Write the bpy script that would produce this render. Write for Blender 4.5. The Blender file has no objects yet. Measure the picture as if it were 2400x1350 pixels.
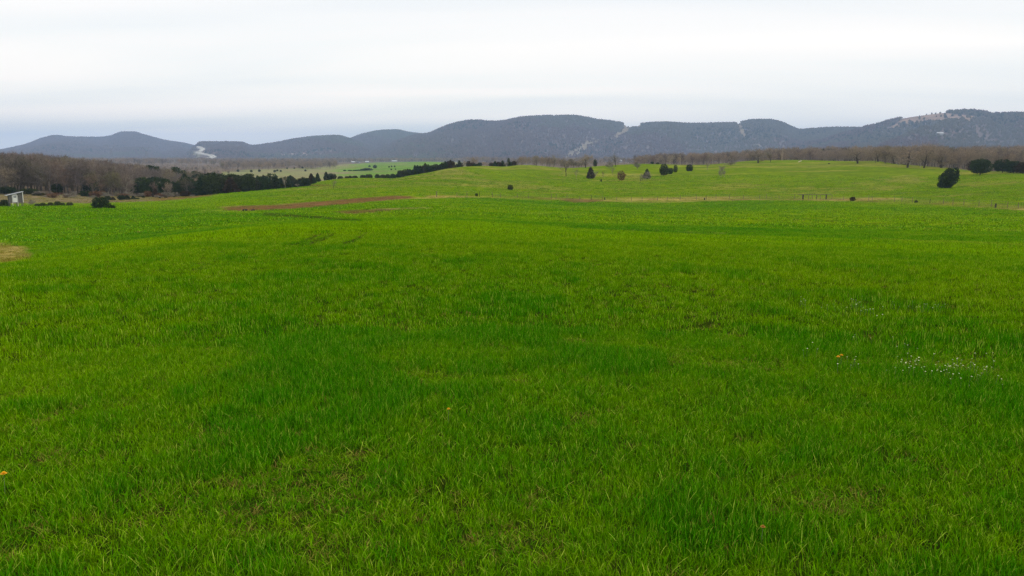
import bpy, bmesh, math, random
import numpy as np
from mathutils import Vector, Matrix

random.seed(7)
rng = np.random.default_rng(11)
scene = bpy.context.scene
COL = scene.collection
R = math.radians

# ------------------------------------------------------------------ camera, sky, sun, exposure
F = 1850.0                      # focal length in pixels of the 2400 x 1350 photograph
EYE = 1.75                      # eye height above the grass
HORIZON = 362.0
PITCH = math.atan((675.0 - HORIZON) / F)
cam_data = bpy.data.cameras.new('camera')
cam_data.sensor_width = 36.0
cam_data.lens = 36.0 * F / 2400.0
cam_data.clip_start = 0.05
cam_data.clip_end = 60000.0
cam = bpy.data.objects.new('camera', cam_data)
COL.objects.link(cam)
cam.location = (0, 0, EYE)
cam.rotation_euler = (math.pi / 2 - PITCH, 0, 0)
scene.camera = cam

SUN_EL, SUN_AZ = R(52), R(120)  # azimuth clockwise from +Y: right and a little behind the camera
sun_data = bpy.data.lights.new('sun', 'SUN')
sun_data.energy = 1.5
sun_data.angle = R(14)
sun_data.color = (1.0, 0.95, 0.87)
sun = bpy.data.objects.new('sun', sun_data)
COL.objects.link(sun)
sd = Vector((math.sin(SUN_AZ) * math.cos(SUN_EL), math.cos(SUN_AZ) * math.cos(SUN_EL), math.sin(SUN_EL)))
sun.rotation_euler = sd.to_track_quat('Z', 'Y').to_euler()
sun.location = sd * 50

world = bpy.data.worlds.new('World')
scene.world = world
world.use_nodes = True
wt = world.node_tree
wt.nodes.clear()


def N(t, kind, **kw):
    n = t.nodes.new(kind)
    for k, v in kw.items():
        setattr(n, k, v)
    return n


def L(t, a, b):
    t.links.new(a, b)


def math_node(t, op, a, b=None, clamp=False):
    n = N(t, 'ShaderNodeMath', operation=op, use_clamp=clamp)
    for i, v in enumerate((a, b)):
        if v is None:
            continue
        if isinstance(v, (int, float)):
            n.inputs[i].default_value = v
        else:
            L(t, v, n.inputs[i])
    return n.outputs[0]


def ramp(t, fac, stops):
    n = N(t, 'ShaderNodeValToRGB')
    e = n.color_ramp.elements
    while len(e) < len(stops):
        e.new(0.5)
    for i, (p, c) in enumerate(stops):
        e[i].position = p
        e[i].color = (c[0], c[1], c[2], 1) if not isinstance(c, (int, float)) else (c, c, c, 1)
    L(t, fac, n.inputs[0])
    return n.outputs[0]


def mixc(t, fac, a, b, blend='MIX'):
    n = N(t, 'ShaderNodeMix', data_type='RGBA', blend_type=blend)
    for s, v in ((n.inputs[0], fac), (n.inputs[6], a), (n.inputs[7], b)):
        if isinstance(v, (int, float)):
            s.default_value = v
        elif isinstance(v, (tuple, list)):
            s.default_value = (v[0], v[1], v[2], 1)
        else:
            L(t, v, s)
    return n.outputs[2]


def build_sky():
    t = wt
    sky = N(t, 'ShaderNodeTexSky', sky_type='NISHITA')
    sky.sun_disc = False
    sky.sun_elevation = SUN_EL
    sky.sun_rotation = SUN_AZ
    sky.altitude = 200
    sky.air_density = 1.0
    sky.dust_density = 1.5
    b1 = N(t, 'ShaderNodeBackground')
    L(t, sky.outputs[0], b1.inputs[0])
    b1.inputs[1].default_value = 0.12
    # a thin, even sheet of stratus: noise on the plane of the cloud deck
    tc = N(t, 'ShaderNodeTexCoord')
    sep = N(t, 'ShaderNodeSeparateXYZ')
    L(t, tc.outputs['Generated'], sep.inputs[0])
    zc = math_node(t, 'MAXIMUM', sep.outputs[2], 0.0)
    den = math_node(t, 'ADD', zc, 0.09)
    px = math_node(t, 'DIVIDE', sep.outputs[0], den)
    py = math_node(t, 'DIVIDE', sep.outputs[1], den)
    cmb = N(t, 'ShaderNodeCombineXYZ')
    L(t, math_node(t, 'MULTIPLY', px, 0.26), cmb.inputs[0])
    L(t, math_node(t, 'ADD', math_node(t, 'MULTIPLY', py, 0.75), math_node(t, 'MULTIPLY', px, 0.06)), cmb.inputs[1])
    nz = N(t, 'ShaderNodeTexNoise')
    nz.inputs['Scale'].default_value = 0.85
    nz.inputs['Detail'].default_value = 5
    nz.inputs['Roughness'].default_value = 0.38
    nz.inputs['Distortion'].default_value = 0.35
    L(t, cmb.outputs[0], nz.inputs['Vector'])
    # the sheet thickens overhead and thins towards the horizon ahead
    el = N(t, 'ShaderNodeMapRange')
    el.inputs['From Min'].default_value = 0.03
    el.inputs['From Max'].default_value = 0.24
    el.inputs['To Min'].default_value = -0.07
    el.inputs['To Max'].default_value = 0.11
    L(t, zc, el.inputs['Value'])
    dens = math_node(t, 'ADD', nz.outputs[0], el.outputs[0])
    cov = ramp(t, dens, [(0.30, 0.84), (0.62, 0.98)])
    bright = ramp(t, dens, [(0.28, (0.89, 0.95, 0.98)), (0.43, (0.955, 0.985, 0.995)), (0.60, (1.03, 1.02, 1.01))])
    hz = N(t, 'ShaderNodeMapRange')
    hz.inputs['From Min'].default_value = 0.02
    hz.inputs['From Max'].default_value = 0.20
    hz.inputs['To Min'].default_value = 1.0
    hz.inputs['To Max'].default_value = 0.0
    L(t, zc, hz.inputs['Value'])
    bright = mixc(t, 1.0, bright, mixc(t, hz.outputs[0], (1.03, 1.03, 1.03), (1.46, 1.335, 1.17)), 'MULTIPLY')
    b2 = N(t, 'ShaderNodeBackground')
    L(t, bright, b2.inputs[0])
    b2.inputs[1].default_value = 1.03
    mx = N(t, 'ShaderNodeMixShader')
    L(t, cov, mx.inputs[0])
    L(t, b1.outputs[0], mx.inputs[1])
    L(t, b2.outputs[0], mx.inputs[2])
    out = N(t, 'ShaderNodeOutputWorld')
    L(t, mx.outputs[0], out.inputs[0])


build_sky()
scene.view_settings.view_transform = 'Standard'
scene.view_settings.look = 'None'
scene.view_settings.exposure = 0.0
scene.view_settings.gamma = 1.0
scene.view_settings.use_curve_mapping = False
scene.render.engine = 'CYCLES'
scene.cycles.use_denoising = True
scene.cycles.denoiser = 'OPENIMAGEDENOISE'
scene.cycles.denoising_prefilter = 'NONE'
scene.cycles.max_bounces = 5
scene.cycles.diffuse_bounces = 2
scene.cycles.glossy_bounces = 1
scene.cycles.transmission_bounces = 2
scene.cycles.volume_bounces = 1
scene.cycles.use_adaptive_sampling = False

# ------------------------------------------------------------------ helpers: photograph <-> place
CP, SP = math.cos(PITCH), math.sin(PITCH)


def ray(x, y):
    u = (np.asarray(x, float) - 1200) / F
    v = (675 - np.asarray(y, float)) / F
    return u, CP + v * SP, -SP + v * CP          # right, forward, up


def az_slope(x, y):
    dx, dy, dz = ray(x, y)
    return np.arctan2(dx, dy), dz / np.hypot(dx, dy)


def project(P):
    """point(s) of the place -> pixel in the photograph"""
    x, y, z = P[..., 0], P[..., 1], P[..., 2] - EYE
    fwd = np.maximum(y * CP - z * SP, 1e-3)
    up = y * SP + z * CP
    return 1200 + F * x / fwd, 675 - F * up / fwd


def pchip_slopes(xk, yk):
    h = np.diff(xk, axis=-1)
    d = np.diff(yk, axis=-1) / h
    m = np.zeros_like(yk)
    a, b = d[..., :-1], d[..., 1:]
    w1 = 2 * h[..., 1:] + h[..., :-1]
    w2 = h[..., 1:] + 2 * h[..., :-1]
    ok = a * b > 0
    with np.errstate(divide='ignore', invalid='ignore'):
        mm = (w1 + w2) / (w1 / a + w2 / b)
    m[..., 1:-1] = np.where(ok, mm, 0)
    m[..., 0] = d[..., 0]
    m[..., -1] = d[..., -1]
    return m


def hermite(x0, x1, y0, y1, m0, m1, x):
    h = x1 - x0
    t = np.clip((x - x0) / h, 0, 1)
    t2, t3 = t * t, t * t * t
    return (2 * t3 - 3 * t2 + 1) * y0 + (t3 - 2 * t2 + t) * h * m0 + (-2 * t3 + 3 * t2) * y1 + (t3 - t2) * h * m1


def pchip1(xk, yk, x):
    xk, yk = np.asarray(xk, float), np.asarray(yk, float)
    m = pchip_slopes(xk, yk)
    x = np.clip(x, xk[0], xk[-1])
    i = np.clip(np.searchsorted(xk, x) - 1, 0, len(xk) - 2)
    return hermite(xk[i], xk[i + 1], yk[i], yk[i + 1], m[i], m[i + 1], x)


def smooth(a, b, x):
    t = np.clip((x - a) / (b - a), 0, 1)
    return t * t * (3 - 2 * t)


def hash2(ix, iy, s):
    h = (ix.astype(np.int64) * 374761393 + iy.astype(np.int64) * 668265263 + s * 974634777) & 0x7fffffff
    h = ((h ^ (h >> 13)) * 1274126177) & 0x7fffffff
    h = (h ^ (h >> 16)) & 0xffff
    return h / 65535.0


def vnoise(x, y, s=0):
    ix, iy = np.floor(x), np.floor(y)
    fx, fy = x - ix, y - iy
    ux, uy = fx * fx * (3 - 2 * fx), fy * fy * (3 - 2 * fy)
    a, b = hash2(ix, iy, s), hash2(ix + 1, iy, s)
    c, d = hash2(ix, iy + 1, s), hash2(ix + 1, iy + 1, s)
    return a + (b - a) * ux + (c - a) * uy + (a - b - c + d) * ux * uy


def fbm(x, y, s=0, o=4):
    v, amp, tot = 0, 1, 0
    for k in range(o):
        v = v + amp * vnoise(x * 2 ** k + 17.3 * k, y * 2 ** k - 9.1 * k, s + k)
        tot += amp
        amp *= 0.5
    return v / tot


# ------------------------------------------------------------------ the lie of the land
# each line follows one feature of the land from left to right: (photo x, photo y, metres away)
LINES = [
    [(-300, 660, 24), (0, 615, 28), (120, 600, 29), (300, 572, 32), (500, 546, 36), (650, 531, 40), (850, 522, 46), (1080, 522, 48),
     (1300, 538, 46), (1500, 548, 45), (1800, 560, 42), (2100, 574, 38), (2400, 592, 34), (2700, 615, 30)],
    [(-300, 668, 42), (0, 624, 45), (120, 607, 45), (300, 577, 47), (500, 548, 50), (650, 530, 55), (850, 516, 62), (1080, 512, 66),
     (1300, 522, 66), (1500, 530, 66), (1800, 540, 62), (2100, 552, 56), (2400, 568, 48), (2700, 590, 42)],
    [(-300, 640, 60), (0, 607, 60), (120, 592, 62), (300, 560, 66), (500, 534, 70), (650, 520, 76), (850, 509, 80), (1080, 503, 85),
     (1300, 510, 88), (1500, 517, 88), (1800, 524, 85), (2100, 535, 78), (2400, 553, 64), (2700, 570, 56)],
    [(-300, 486, 150), (0, 484.5, 150), (150, 483.5, 150), (250, 488, 145), (400, 491, 140), (520, 493, 130), (620, 497, 118),
     (750, 499, 108), (850, 500, 104), (1000, 491, 112), (1080, 487, 116), (1300, 496, 116), (1500, 503, 116), (1800, 508, 114),
     (2100, 518, 102), (2400, 536, 80), (2700, 555, 70)],
    [(-300, 489, 175), (0, 487, 175), (150, 486, 178), (250, 487, 170), (330, 487.5, 165), (400, 488.5, 158), (520, 489.5, 142),
     (600, 487, 140), (750, 477, 150), (850, 469, 160), (950, 464, 168), (1120, 462, 185), (1330, 470, 195), (1500, 473, 200),
     (1800, 468, 212), (1950, 468, 212), (2100, 475, 200), (2200, 480, 190), (2400, 491, 165), (2700, 505, 150)],
    [(-300, 479, 235), (0, 478, 235), (150, 477, 240), (200, 477.5, 238), (252, 474.5, 232), (378, 468, 238), (600, 448, 250),
     (690, 441, 262), (780, 437, 255), (850, 438, 240), (1000, 432, 245), (1200, 437, 255), (1400, 430, 285), (1500, 430, 285),
     (1800, 420, 310), (2000, 425, 300), (2216, 441, 268), (2400, 440, 258), (2700, 440, 255)],
    [(-300, 440, 330), (0, 441, 330), (150, 446, 330), (300, 453, 335), (430, 459, 330), (520, 455, 320), (600, 452, 318),
     (690, 443, 322), (740, 428, 335), (780, 421, 342), (850, 417.5, 346), (920, 418, 346), (960, 412, 346), (1000, 405.5, 348),
     (1060, 394.5, 352), (1095, 391, 360), (1130, 390.5, 372), (1175, 392, 385), (1230, 388, 392), (1330, 393, 392), (1420, 388.5, 420),
     (1500, 385, 430), (1600, 387, 436), (1650, 387, 442), (1700, 383, 450), (1760, 377, 462), (1860, 375, 482), (1950, 377, 470),
     (2000, 378, 462), (2050, 377, 455), (2100, 385, 432), (2200, 394, 402), (2300, 402, 366), (2400, 404, 360), (2700, 406, 350)],
    [(-300, 398, 430), (0, 401, 430), (150, 409, 430), (300, 428, 430), (430, 443, 430), (600, 448, 425), (690, 441, 430),
     (780, 429, 432), (850, 426, 450), (1000, 418, 450), (1130, 404, 480), (1300, 404, 500), (1500, 395, 540), (1760, 386, 600),
     (2000, 387, 600), (2200, 397, 560), (2400, 402, 520), (2700, 402, 520)],
    [(-300, 390, 760), (0, 396, 760), (300, 404, 760), (500, 411, 760), (700, 409, 760), (850, 407, 760), (950, 404, 760), (1100, 402, 770),
     (1300, 395, 800), (1600, 384, 850), (1900, 374, 850), (2200, 376, 820), (2400, 378, 800), (2700, 378, 800)],
    [(-300, 386, 1400), (0, 388, 1400), (500, 391, 1400), (700, 389, 1400), (850, 387, 1400), (1000, 381.5, 1400), (1100, 383, 1400),
     (1500, 381, 1400), (2000, 372, 1400), (2400, 370, 1400), (2700, 372, 1400)],
    [(-300, 379, 2600), (1200, 379, 2600), (2700, 379, 2600)],
    [(-300, 370, 10400), (1200, 370, 10400), (2700, 370, 10400)],
]
KN = []
for ln in LINES:
    a = np.array(ln, float)
    az, sl = az_slope(a[:, 0], a[:, 1])
    KN.append((az, a[:, 2], EYE + sl * a[:, 2]))
NEAR_R = [0.0, 5.0, 14.0]
NEAR_Z = [0.0, -0.02, -0.24]


def knots(az):
    az = np.asarray(az, float)
    side = np.clip((np.abs(az) - 0.8) / (math.pi - 0.8), 0, 1)
    kr = [np.full(az.shape, v) for v in NEAR_R]
    kz = [np.full(az.shape, v) for v in NEAR_Z]
    for a, r, z in KN:
        rr, zz = pchip1(a, r, az), pchip1(a, z, az)
        rm, zm = (r[0] + r[-1]) / 2, (z[0] + z[-1]) / 2
        kr.append(rr + (rm - rr) * side)
        kz.append(zz + (zm - zz) * side)
    return np.stack(kr, -1), np.stack(kz, -1)


def land(x, y):
    """height of the ground at world x, y"""
    x, y = np.asarray(x, float), np.asarray(y, float)
    shape = np.broadcast(x, y).shape
    x, y = np.broadcast_to(x, shape).ravel(), np.broadcast_to(y, shape).ravel()
    out = np.empty(x.shape)
    for s in range(0, len(x), 60000):
        xs, ys = x[s:s + 60000], y[s:s + 60000]
        az, r = np.arctan2(xs, ys), np.hypot(xs, ys)
        kr, kz = knots(az)
        m = pchip_slopes(kr, kz)
        i = np.clip((kr <= r[:, None]).sum(1) - 1, 0, kr.shape[1] - 2)
        j = np.arange(len(r))
        z = hermite(kr[j, i], kr[j, i + 1], kz[j, i], kz[j, i + 1], m[j, i], m[j, i + 1], r)
        amp = 0.05 * smooth(2, 12, r) + 0.12 * smooth(40, 120, r) + 0.35 * smooth(500, 900, r)
        z = z + amp * (fbm(xs / 7.0, ys / 7.0, 3, 3) - 0.5) + 0.02 * smooth(1, 4, r) * (vnoise(xs * 1.7, ys * 1.7, 5) - 0.5)
        z = z + 1.1 * (fbm(xs / 42, ys / 42, 13, 2) - 0.5) * smooth(170, 230, r) * (1 - smooth(400, 470, r)) + 0.35 * (fbm(xs / 16, ys / 11, 15, 2) - 0.5) * smooth(45, 75, r) * (1 - smooth(150, 180, r))
        out[s:s + 60000] = z
    return out.reshape(shape)


RS = np.geomspace(2.0, 9000.0, 1400)


def at(x, y):
    """where the ground is seen at a pixel of the photograph"""
    az, sl = az_slope(x, y)
    px, py = RS * math.sin(az), RS * math.cos(az)
    below = land(px, py) - (EYE + sl * RS)
    k = np.argmax(below > 0)
    if below[k] <= 0:
        k = len(RS) - 1
    if k > 0:
        f = -below[k - 1] / (below[k] - below[k - 1] + 1e-9)
        r = RS[k - 1] + f * (RS[k] - RS[k - 1])
    else:
        r = RS[0]
    p = (r * math.sin(az), r * math.cos(az))
    return Vector((p[0], p[1], float(land(*p)))), r


def at_r(x, r):
    """ground point on the bearing of photo column x (near the horizon), r metres away"""
    az, _ = az_slope(x, 400)
    p = (r * math.sin(az), r * math.cos(az))
    return Vector((p[0], p[1], float(land(*p))))


def ground_masks(P):
    """what grows where: lush, dry (straw), brown (bare stalks), wood floor, far field; all in 0..1"""
    x, y = P[:, 0], P[:, 1]
    r = np.hypot(x, y)
    az = np.arctan2(x, y)
    X, Y = project(P)
    ok = y > 1
    X, Y = np.where(ok, X, -9999), np.where(ok, Y, 9999)
    xh = np.where(ok, 1200 + F * np.tan(np.clip(az, -1.3, 1.3)) / CP, np.sign(x) * 9000 + 1200)
    kr, _ = knots(az)
    k0 = len(NEAR_R)
    rF1, rF4, rF5, rF6 = kr[:, k0], kr[:, k0 + 4], kr[:, k0 + 5], kr[:, k0 + 6]
    n1 = fbm(x / 30, y / 30, 21, 4)
    n2 = fbm(x / 6, y / 6, 31, 3)
    n3 = fbm(x / 45, y / 9, 41, 4)          # drawn out across the slope

    def strip(pts, half, soft=2.5, jag=3.0):
        """a band along a line of the photo (x, y), half its height in px"""
        a = np.array(pts, float)
        yc = np.interp(X, a[:, 0], a[:, 1])
        hh = np.interp(X, a[:, 0], a[:, 2]) if a.shape[1] > 2 else half
        inx = smooth(a[0, 0] - 15, a[0, 0] + 10, X) * (1 - smooth(a[-1, 0] - 10, a[-1, 0] + 15, X))
        d = np.abs(Y - yc) + jag * (n2 - 0.5)
        return inx * (1 - smooth(hh - soft * 0.5, hh + soft, d))

    past = smooth(rF4 - 9, rF4 + 5, r + 10 * (n2 - .5)) * (1 - smooth(rF6 + 15, rF6 + 40, r)) * smooth(560, 700, xh)
    dry = np.zeros(len(r))
    brown = np.zeros(len(r))
    # dead stalks lying along the damp swale
    brown = np.maximum(brown, strip([(530, 489, 3), (570, 488, 5), (650, 486, 5), (750, 478.5, 5.5), (850, 469.5, 5), (920, 463.5, 3.5), (965, 462.5, 1)], 5))
    brown = np.maximum(brown, 0.85 * strip([(790, 498, 1.2), (830, 497, 3), (880, 495, 2.5), (925, 492, 1)], 3))
    brown = np.maximum(brown, 0.6 * strip([(715, 435, 1), (740, 435, 2), (775, 434.5, 1)], 2))
    brown = np.maximum(brown, 0.75 * strip([(1318, 469, 1.5), (1345, 470.5, 4), (1385, 471, 3), (1405, 470, 1)], 3))
    dry = np.maximum(dry, 0.8 * strip([(870, 470, 1), (930, 467, 1.2), (960, 465, 1), (1100, 461.5, 1)], 1.2, 1.2, 1))
    dry = np.maximum(dry, 0.8 * strip([(1355, 471, 1), (1375, 470.5, 2), (1405, 469.5, 1)], 2, 1.2, 1))
    dry = np.maximum(dry, 0.65 * strip([(880, 490.5, 1), (940, 489, 1.3), (1005, 487.5, 0.8)], 1.2, 1.2, 1))
    dry = np.maximum(dry, 0.75 * strip([(520, 488, 3), (560, 487, 4), (640, 484, 3), (740, 475, 2)], 3))
    # straw patch at the left edge
    e = ((X + 12) / 98) ** 2 + ((Y - 597) / 26) ** 2 + 0.9 * (n2 - 0.5)
    dry = np.maximum(dry, 0.95 * (1 - smooth(0.55, 1.05, e)) * (X > -200))
    # rough strip along the wire fence
    fl = [(1000, 461, 1.5), (1120, 460, 2), (1330, 467, 3), (1500, 470, 5), (1650, 466, 5), (1800, 464, 4), (1950, 466, 4.5), (2050, 469, 6), (2200, 476, 5), (2400, 488, 5), (2600, 496, 5)]
    dry = np.maximum(dry, (0.25 + 0.55 * smooth(0.42, 0.62, n3)) * strip(fl, 4))
    brown = np.maximum(brown, 0.35 * smooth(0.5, 0.68, n2) * strip(fl, 4))
    # thin yellowed streaks across the far pasture
    dry = np.maximum(dry, past * (0.04 + 0.42 * 0.75 * smooth(0.52, 0.68, n3) * smooth(0.36, 0.55, n1)))
    for cx, cy, sx, sy, v in ((2120, 420, 60, 10, .6), (2075, 440, 40, 8, .55), (1725, 437, 75, 8, .5), (1060, 402, 40, 9, .65), (1180, 432, 70, 5, .5),
                              (1480, 415, 40, 9, .55), (1890, 438, 20, 3, .5), (1330, 408, 40, 7, .4), (2030, 430, 40, 6, .4)):
        e = ((X - cx) / sx) ** 2 + ((Y - cy) / sy) ** 2 + 3.0 * (n2 - 0.5)
        dry = np.maximum(dry, 0.62 * v * (1 - smooth(0.5, 1.2, e)) * past)
    # left: rank dry grass between field and wood
    leftdry = smooth(rF5 - 3, rF5 + 4, r) * (1 - smooth(470, 520, xh)) * (1 - smooth(320, 360, r))
    rank = np.clip(leftdry * (0.75 + 0.5 * n2), 0, 1)
    green = np.clip(smooth(800, 850, xh + 200 * (n1 - .5)) * (1 - smooth(1000, 1080, xh)) * (0.4 + 1.2 * smooth(.42, .6, n3)) + 0.25 * smooth(.45, .6, n1), 0, 1)
    brown = np.maximum(brown, 0.8 * leftdry * smooth(330, 370, xh))
    wood = smooth(285, 310, r) * (1 - smooth(690, 740, xh)) * (1 - smooth(560, 640, r))
    wood = np.maximum(wood, smooth(rF6 + 15, rF6 + 35, r) * (r < 3000) * smooth(1060, 1110, xh))
    wood = np.maximum(wood, (r > 640) * (xh < 520))
    edge = np.interp(xh, [520, 600, 740, 800, 900, 1060], [820, 980, 1050, 1500, 2000, 2050])
    wood = np.maximum(wood, smooth(edge, edge + 150, r + 300 * (n1 - .5)))
    field = smooth(rF6 + 15, rF6 + 40, r) * (r > 500) * (1 - wood)
    lush = np.clip(0.5 + 1.6 * (n1 - 0.5) + 0.8 * (n2 - 0.5), 0, 1)
    # the slope on the left is the lushest; the brow in front of the camera a little yellower
    lush = np.clip(lush + 0.55 * smooth(rF1 + 6, rF1 + 16, r) * (1 - smooth(480, 820, xh)) * (1 - smooth(110, 170, r)) - 0.38 * smooth(14, 30, r) * (r < rF1 + 6), 0, 1)
    lush = np.where(past > 0.5, lush * 0.6, lush)
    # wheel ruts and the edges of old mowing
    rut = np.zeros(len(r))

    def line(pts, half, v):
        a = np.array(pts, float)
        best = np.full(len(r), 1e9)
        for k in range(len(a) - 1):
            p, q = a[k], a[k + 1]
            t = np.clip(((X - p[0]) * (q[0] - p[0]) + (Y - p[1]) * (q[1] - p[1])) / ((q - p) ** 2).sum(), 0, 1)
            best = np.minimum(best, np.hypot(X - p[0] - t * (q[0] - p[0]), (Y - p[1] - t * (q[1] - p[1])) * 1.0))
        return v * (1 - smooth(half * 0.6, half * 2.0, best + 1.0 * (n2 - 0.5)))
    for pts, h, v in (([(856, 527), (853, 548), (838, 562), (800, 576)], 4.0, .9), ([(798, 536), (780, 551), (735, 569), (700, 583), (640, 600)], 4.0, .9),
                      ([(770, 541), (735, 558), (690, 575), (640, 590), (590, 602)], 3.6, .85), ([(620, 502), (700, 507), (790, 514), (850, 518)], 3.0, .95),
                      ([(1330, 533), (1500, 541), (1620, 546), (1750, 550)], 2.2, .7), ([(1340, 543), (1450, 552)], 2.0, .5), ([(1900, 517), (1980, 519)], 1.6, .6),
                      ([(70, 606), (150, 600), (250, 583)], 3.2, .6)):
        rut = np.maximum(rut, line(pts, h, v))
    pale = np.zeros(len(r))  # tyre tracks: the lighter reflection of bent grass, put into the colour
    for pts, h, v in (([(2050, 561), (2150, 566), (2260, 569), (2400, 576)], 1.4, .85), ([(1600, 543), (1700, 547)], .9, .5),
                      ([(2330, 539), (2400, 542)], 1.2, .7), ([(2120, 552), (2200, 550), (2400, 554)], 1.0, .5), ([(1230, 500), (1300, 501)], 1.0, .7),
                      ([(470, 493), (600, 497)], 1.6, .5), ([(2100, 500), (2200, 503)], .9, .4), ([(2200, 515), (2300, 518)], .9, .4)):
        pale = np.maximum(pale, line(pts, h, v))
    near = (r > 20)
    return dict(rank=rank, green=green, lush=lush, dry=np.clip(dry, 0, 1), brown=np.clip(brown, 0, 1), wood=np.clip(wood, 0, 1), field=np.clip(field, 0, 1), past=past,
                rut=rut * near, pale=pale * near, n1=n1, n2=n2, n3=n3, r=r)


C_YEL = np.array((0.132, 0.208, 0.0008))
C_LUSH = np.array((0.060, 0.150, 0.0008))
C_PAST = np.array((0.108, 0.166, 0.0015))
C_STRAW = np.array((0.30, 0.24, 0.075))
C_BROWN = np.array((0.145, 0.082, 0.034))
C_FLOOR = np.array((0.135, 0.105, 0.072))
C_FIELD = np.array((0.100, 0.190, 0.018))
C_DULL = np.array((0.19, 0.18, 0.085))
C_RANK = np.array((0.17, 0.135, 0.075))
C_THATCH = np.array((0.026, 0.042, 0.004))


def ground_rgb(P):
    g = ground_masks(P)
    m = lambda a, b, f: a + (b - a) * f[:, None]
    c = m(np.tile(C_YEL, (len(P), 1)), C_LUSH, g['lush'])
    c = m(c, C_PAST, g['past'] * (0.55 + 0.9 * (g['n1'] - .4)).clip(0.1, 1))
    fc = m(np.tile(C_DULL, (len(P), 1)), C_FIELD, g['green'])
    c = m(c, fc * (0.8 + 0.6 * g['n1'][:, None]), g['field'])
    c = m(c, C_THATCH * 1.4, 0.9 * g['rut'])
    c = m(c, np.array((0.24, 0.31, 0.03)), g['pale'])
    c = m(c, C_STRAW, g['dry'])
    c = m(c, C_RANK, g['rank'])
    c = m(c, C_BROWN, g['brown'])
    c = m(c, C_FLOOR * (0.7 + 0.6 * g['n2'][:, None]), g['wood'])
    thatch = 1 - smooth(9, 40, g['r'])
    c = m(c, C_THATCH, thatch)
    return c, g


# ------------------------------------------------------------------ mesh and object helpers
def mesh_from(name, V, faces=None, loops=None, starts=None, mats=(), smooth_shade=False):
    me = bpy.data.meshes.new(name)
    if loops is not None:
        me.vertices.add(len(V))
        me.vertices.foreach_set('co', np.asarray(V, np.float32).ravel())
        me.loops.add(len(loops))
        me.loops.foreach_set('vertex_index', np.asarray(loops, np.int32))
        me.polygons.add(len(starts))
        me.polygons.foreach_set('loop_start', np.asarray(starts, np.int32))
        me.update(calc_edges=True)
    else:
        me.from_pydata([tuple(v) for v in V], [], [tuple(f) for f in faces])
        me.update()
    if smooth_shade:
        me.polygons.foreach_set('use_smooth', np.ones(len(me.polygons), bool))
    for m in mats:
        me.materials.append(m)
    return me


def tri_mesh(name, V, T, mats=(), smooth_shade=False):
    T = np.asarray(T, np.int32)
    return mesh_from(name, V, loops=T.ravel(), starts=np.arange(0, T.size, 3), mats=mats, smooth_shade=smooth_shade)


def grid_mesh(name, V, nu, nv, mats=(), wrap=False):
    i, j = np.meshgrid(np.arange(nu - (0 if wrap else 1)), np.arange(nv - 1), indexing='ij')
    i2 = (i + 1) % nu
    q = np.stack([i * nv + j, i2 * nv + j, i2 * nv + j + 1, i * nv + j + 1], -1).reshape(-1, 4)
    q = q[:, ::-1]
    return mesh_from(name, V, loops=q.ravel(), starts=np.arange(0, q.size, 4), mats=mats, smooth_shade=True)


def obj(name, me, parent=None, loc=None):
    o = bpy.data.objects.new(name, me)
    COL.objects.link(o)
    if parent is not None:
        o.parent = parent
    if loc is not None:
        o.location = loc
    return o


def tag(o, label=None, cat=None, group=None, kind=None):
    for k, v in (('label', label), ('category', cat), ('group', group), ('kind', kind)):
        if v:
            o[k] = v
    return o


def empty(name, loc, rz=0.0):
    o = bpy.data.objects.new(name, None)
    COL.objects.link(o)
    o.location = loc
    o.rotation_euler = (0, 0, rz)
    return o


class MB:
    """collects boxes and tubes into one mesh"""
    def __init__(s):
        s.v, s.f = [], []

    def box(s, c, d, rot=None):
        n = len(s.v)
        for sx, sy, sz in ((-1, -1, -1), (1, -1, -1), (1, 1, -1), (-1, 1, -1), (-1, -1, 1), (1, -1, 1), (1, 1, 1), (-1, 1, 1)):
            p = Vector((sx * d[0] / 2, sy * d[1] / 2, sz * d[2] / 2))
            if rot is not None:
                p = rot @ p
            s.v.append(tuple(p + Vector(c)))
        s.f += [tuple(n + k for k in q) for q in ((0, 3, 2, 1), (4, 5, 6, 7), (0, 1, 5, 4), (1, 2, 6, 5), (2, 3, 7, 6), (3, 0, 4, 7))]
        return s

    def tube(s, p, q, r0, r1, n=5):
        p, q = Vector(p), Vector(q)
        d = (q - p).normalized()
        a = d.orthogonal().normalized()
        b = d.cross(a)
        k = len(s.v)
        for c, r in ((p, r0), (q, r1)):
            for i in range(n):
                t = 2 * math.pi * i / n
                s.v.append(tuple(c + (a * math.cos(t) + b * math.sin(t)) * r))
        for i in range(n):
            j = (i + 1) % n
            s.f.append((k + i, k + j, k + n + j, k + n + i))
        s.f.append(tuple(k + n + i for i in range(n)))
        s.f.append(tuple(k + n - 1 - i for i in range(n)))
        return s

    def poly(s, pts, faces):
        k = len(s.v)
        s.v += [tuple(p) for p in pts]
        s.f += [tuple(k + i for i in f) for f in faces]
        return s

    def mesh(s, name, mat=None):
        return mesh_from(name, s.v, s.f, mats=[mat] if mat else [])


# ------------------------------------------------------------------ materials
def new_mat(name):
    m = bpy.data.materials.new(name)
    m.use_nodes = True
    t = m.node_tree
    t.nodes.clear()
    out = N(t, 'ShaderNodeOutputMaterial')
    return m, t, out


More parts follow.
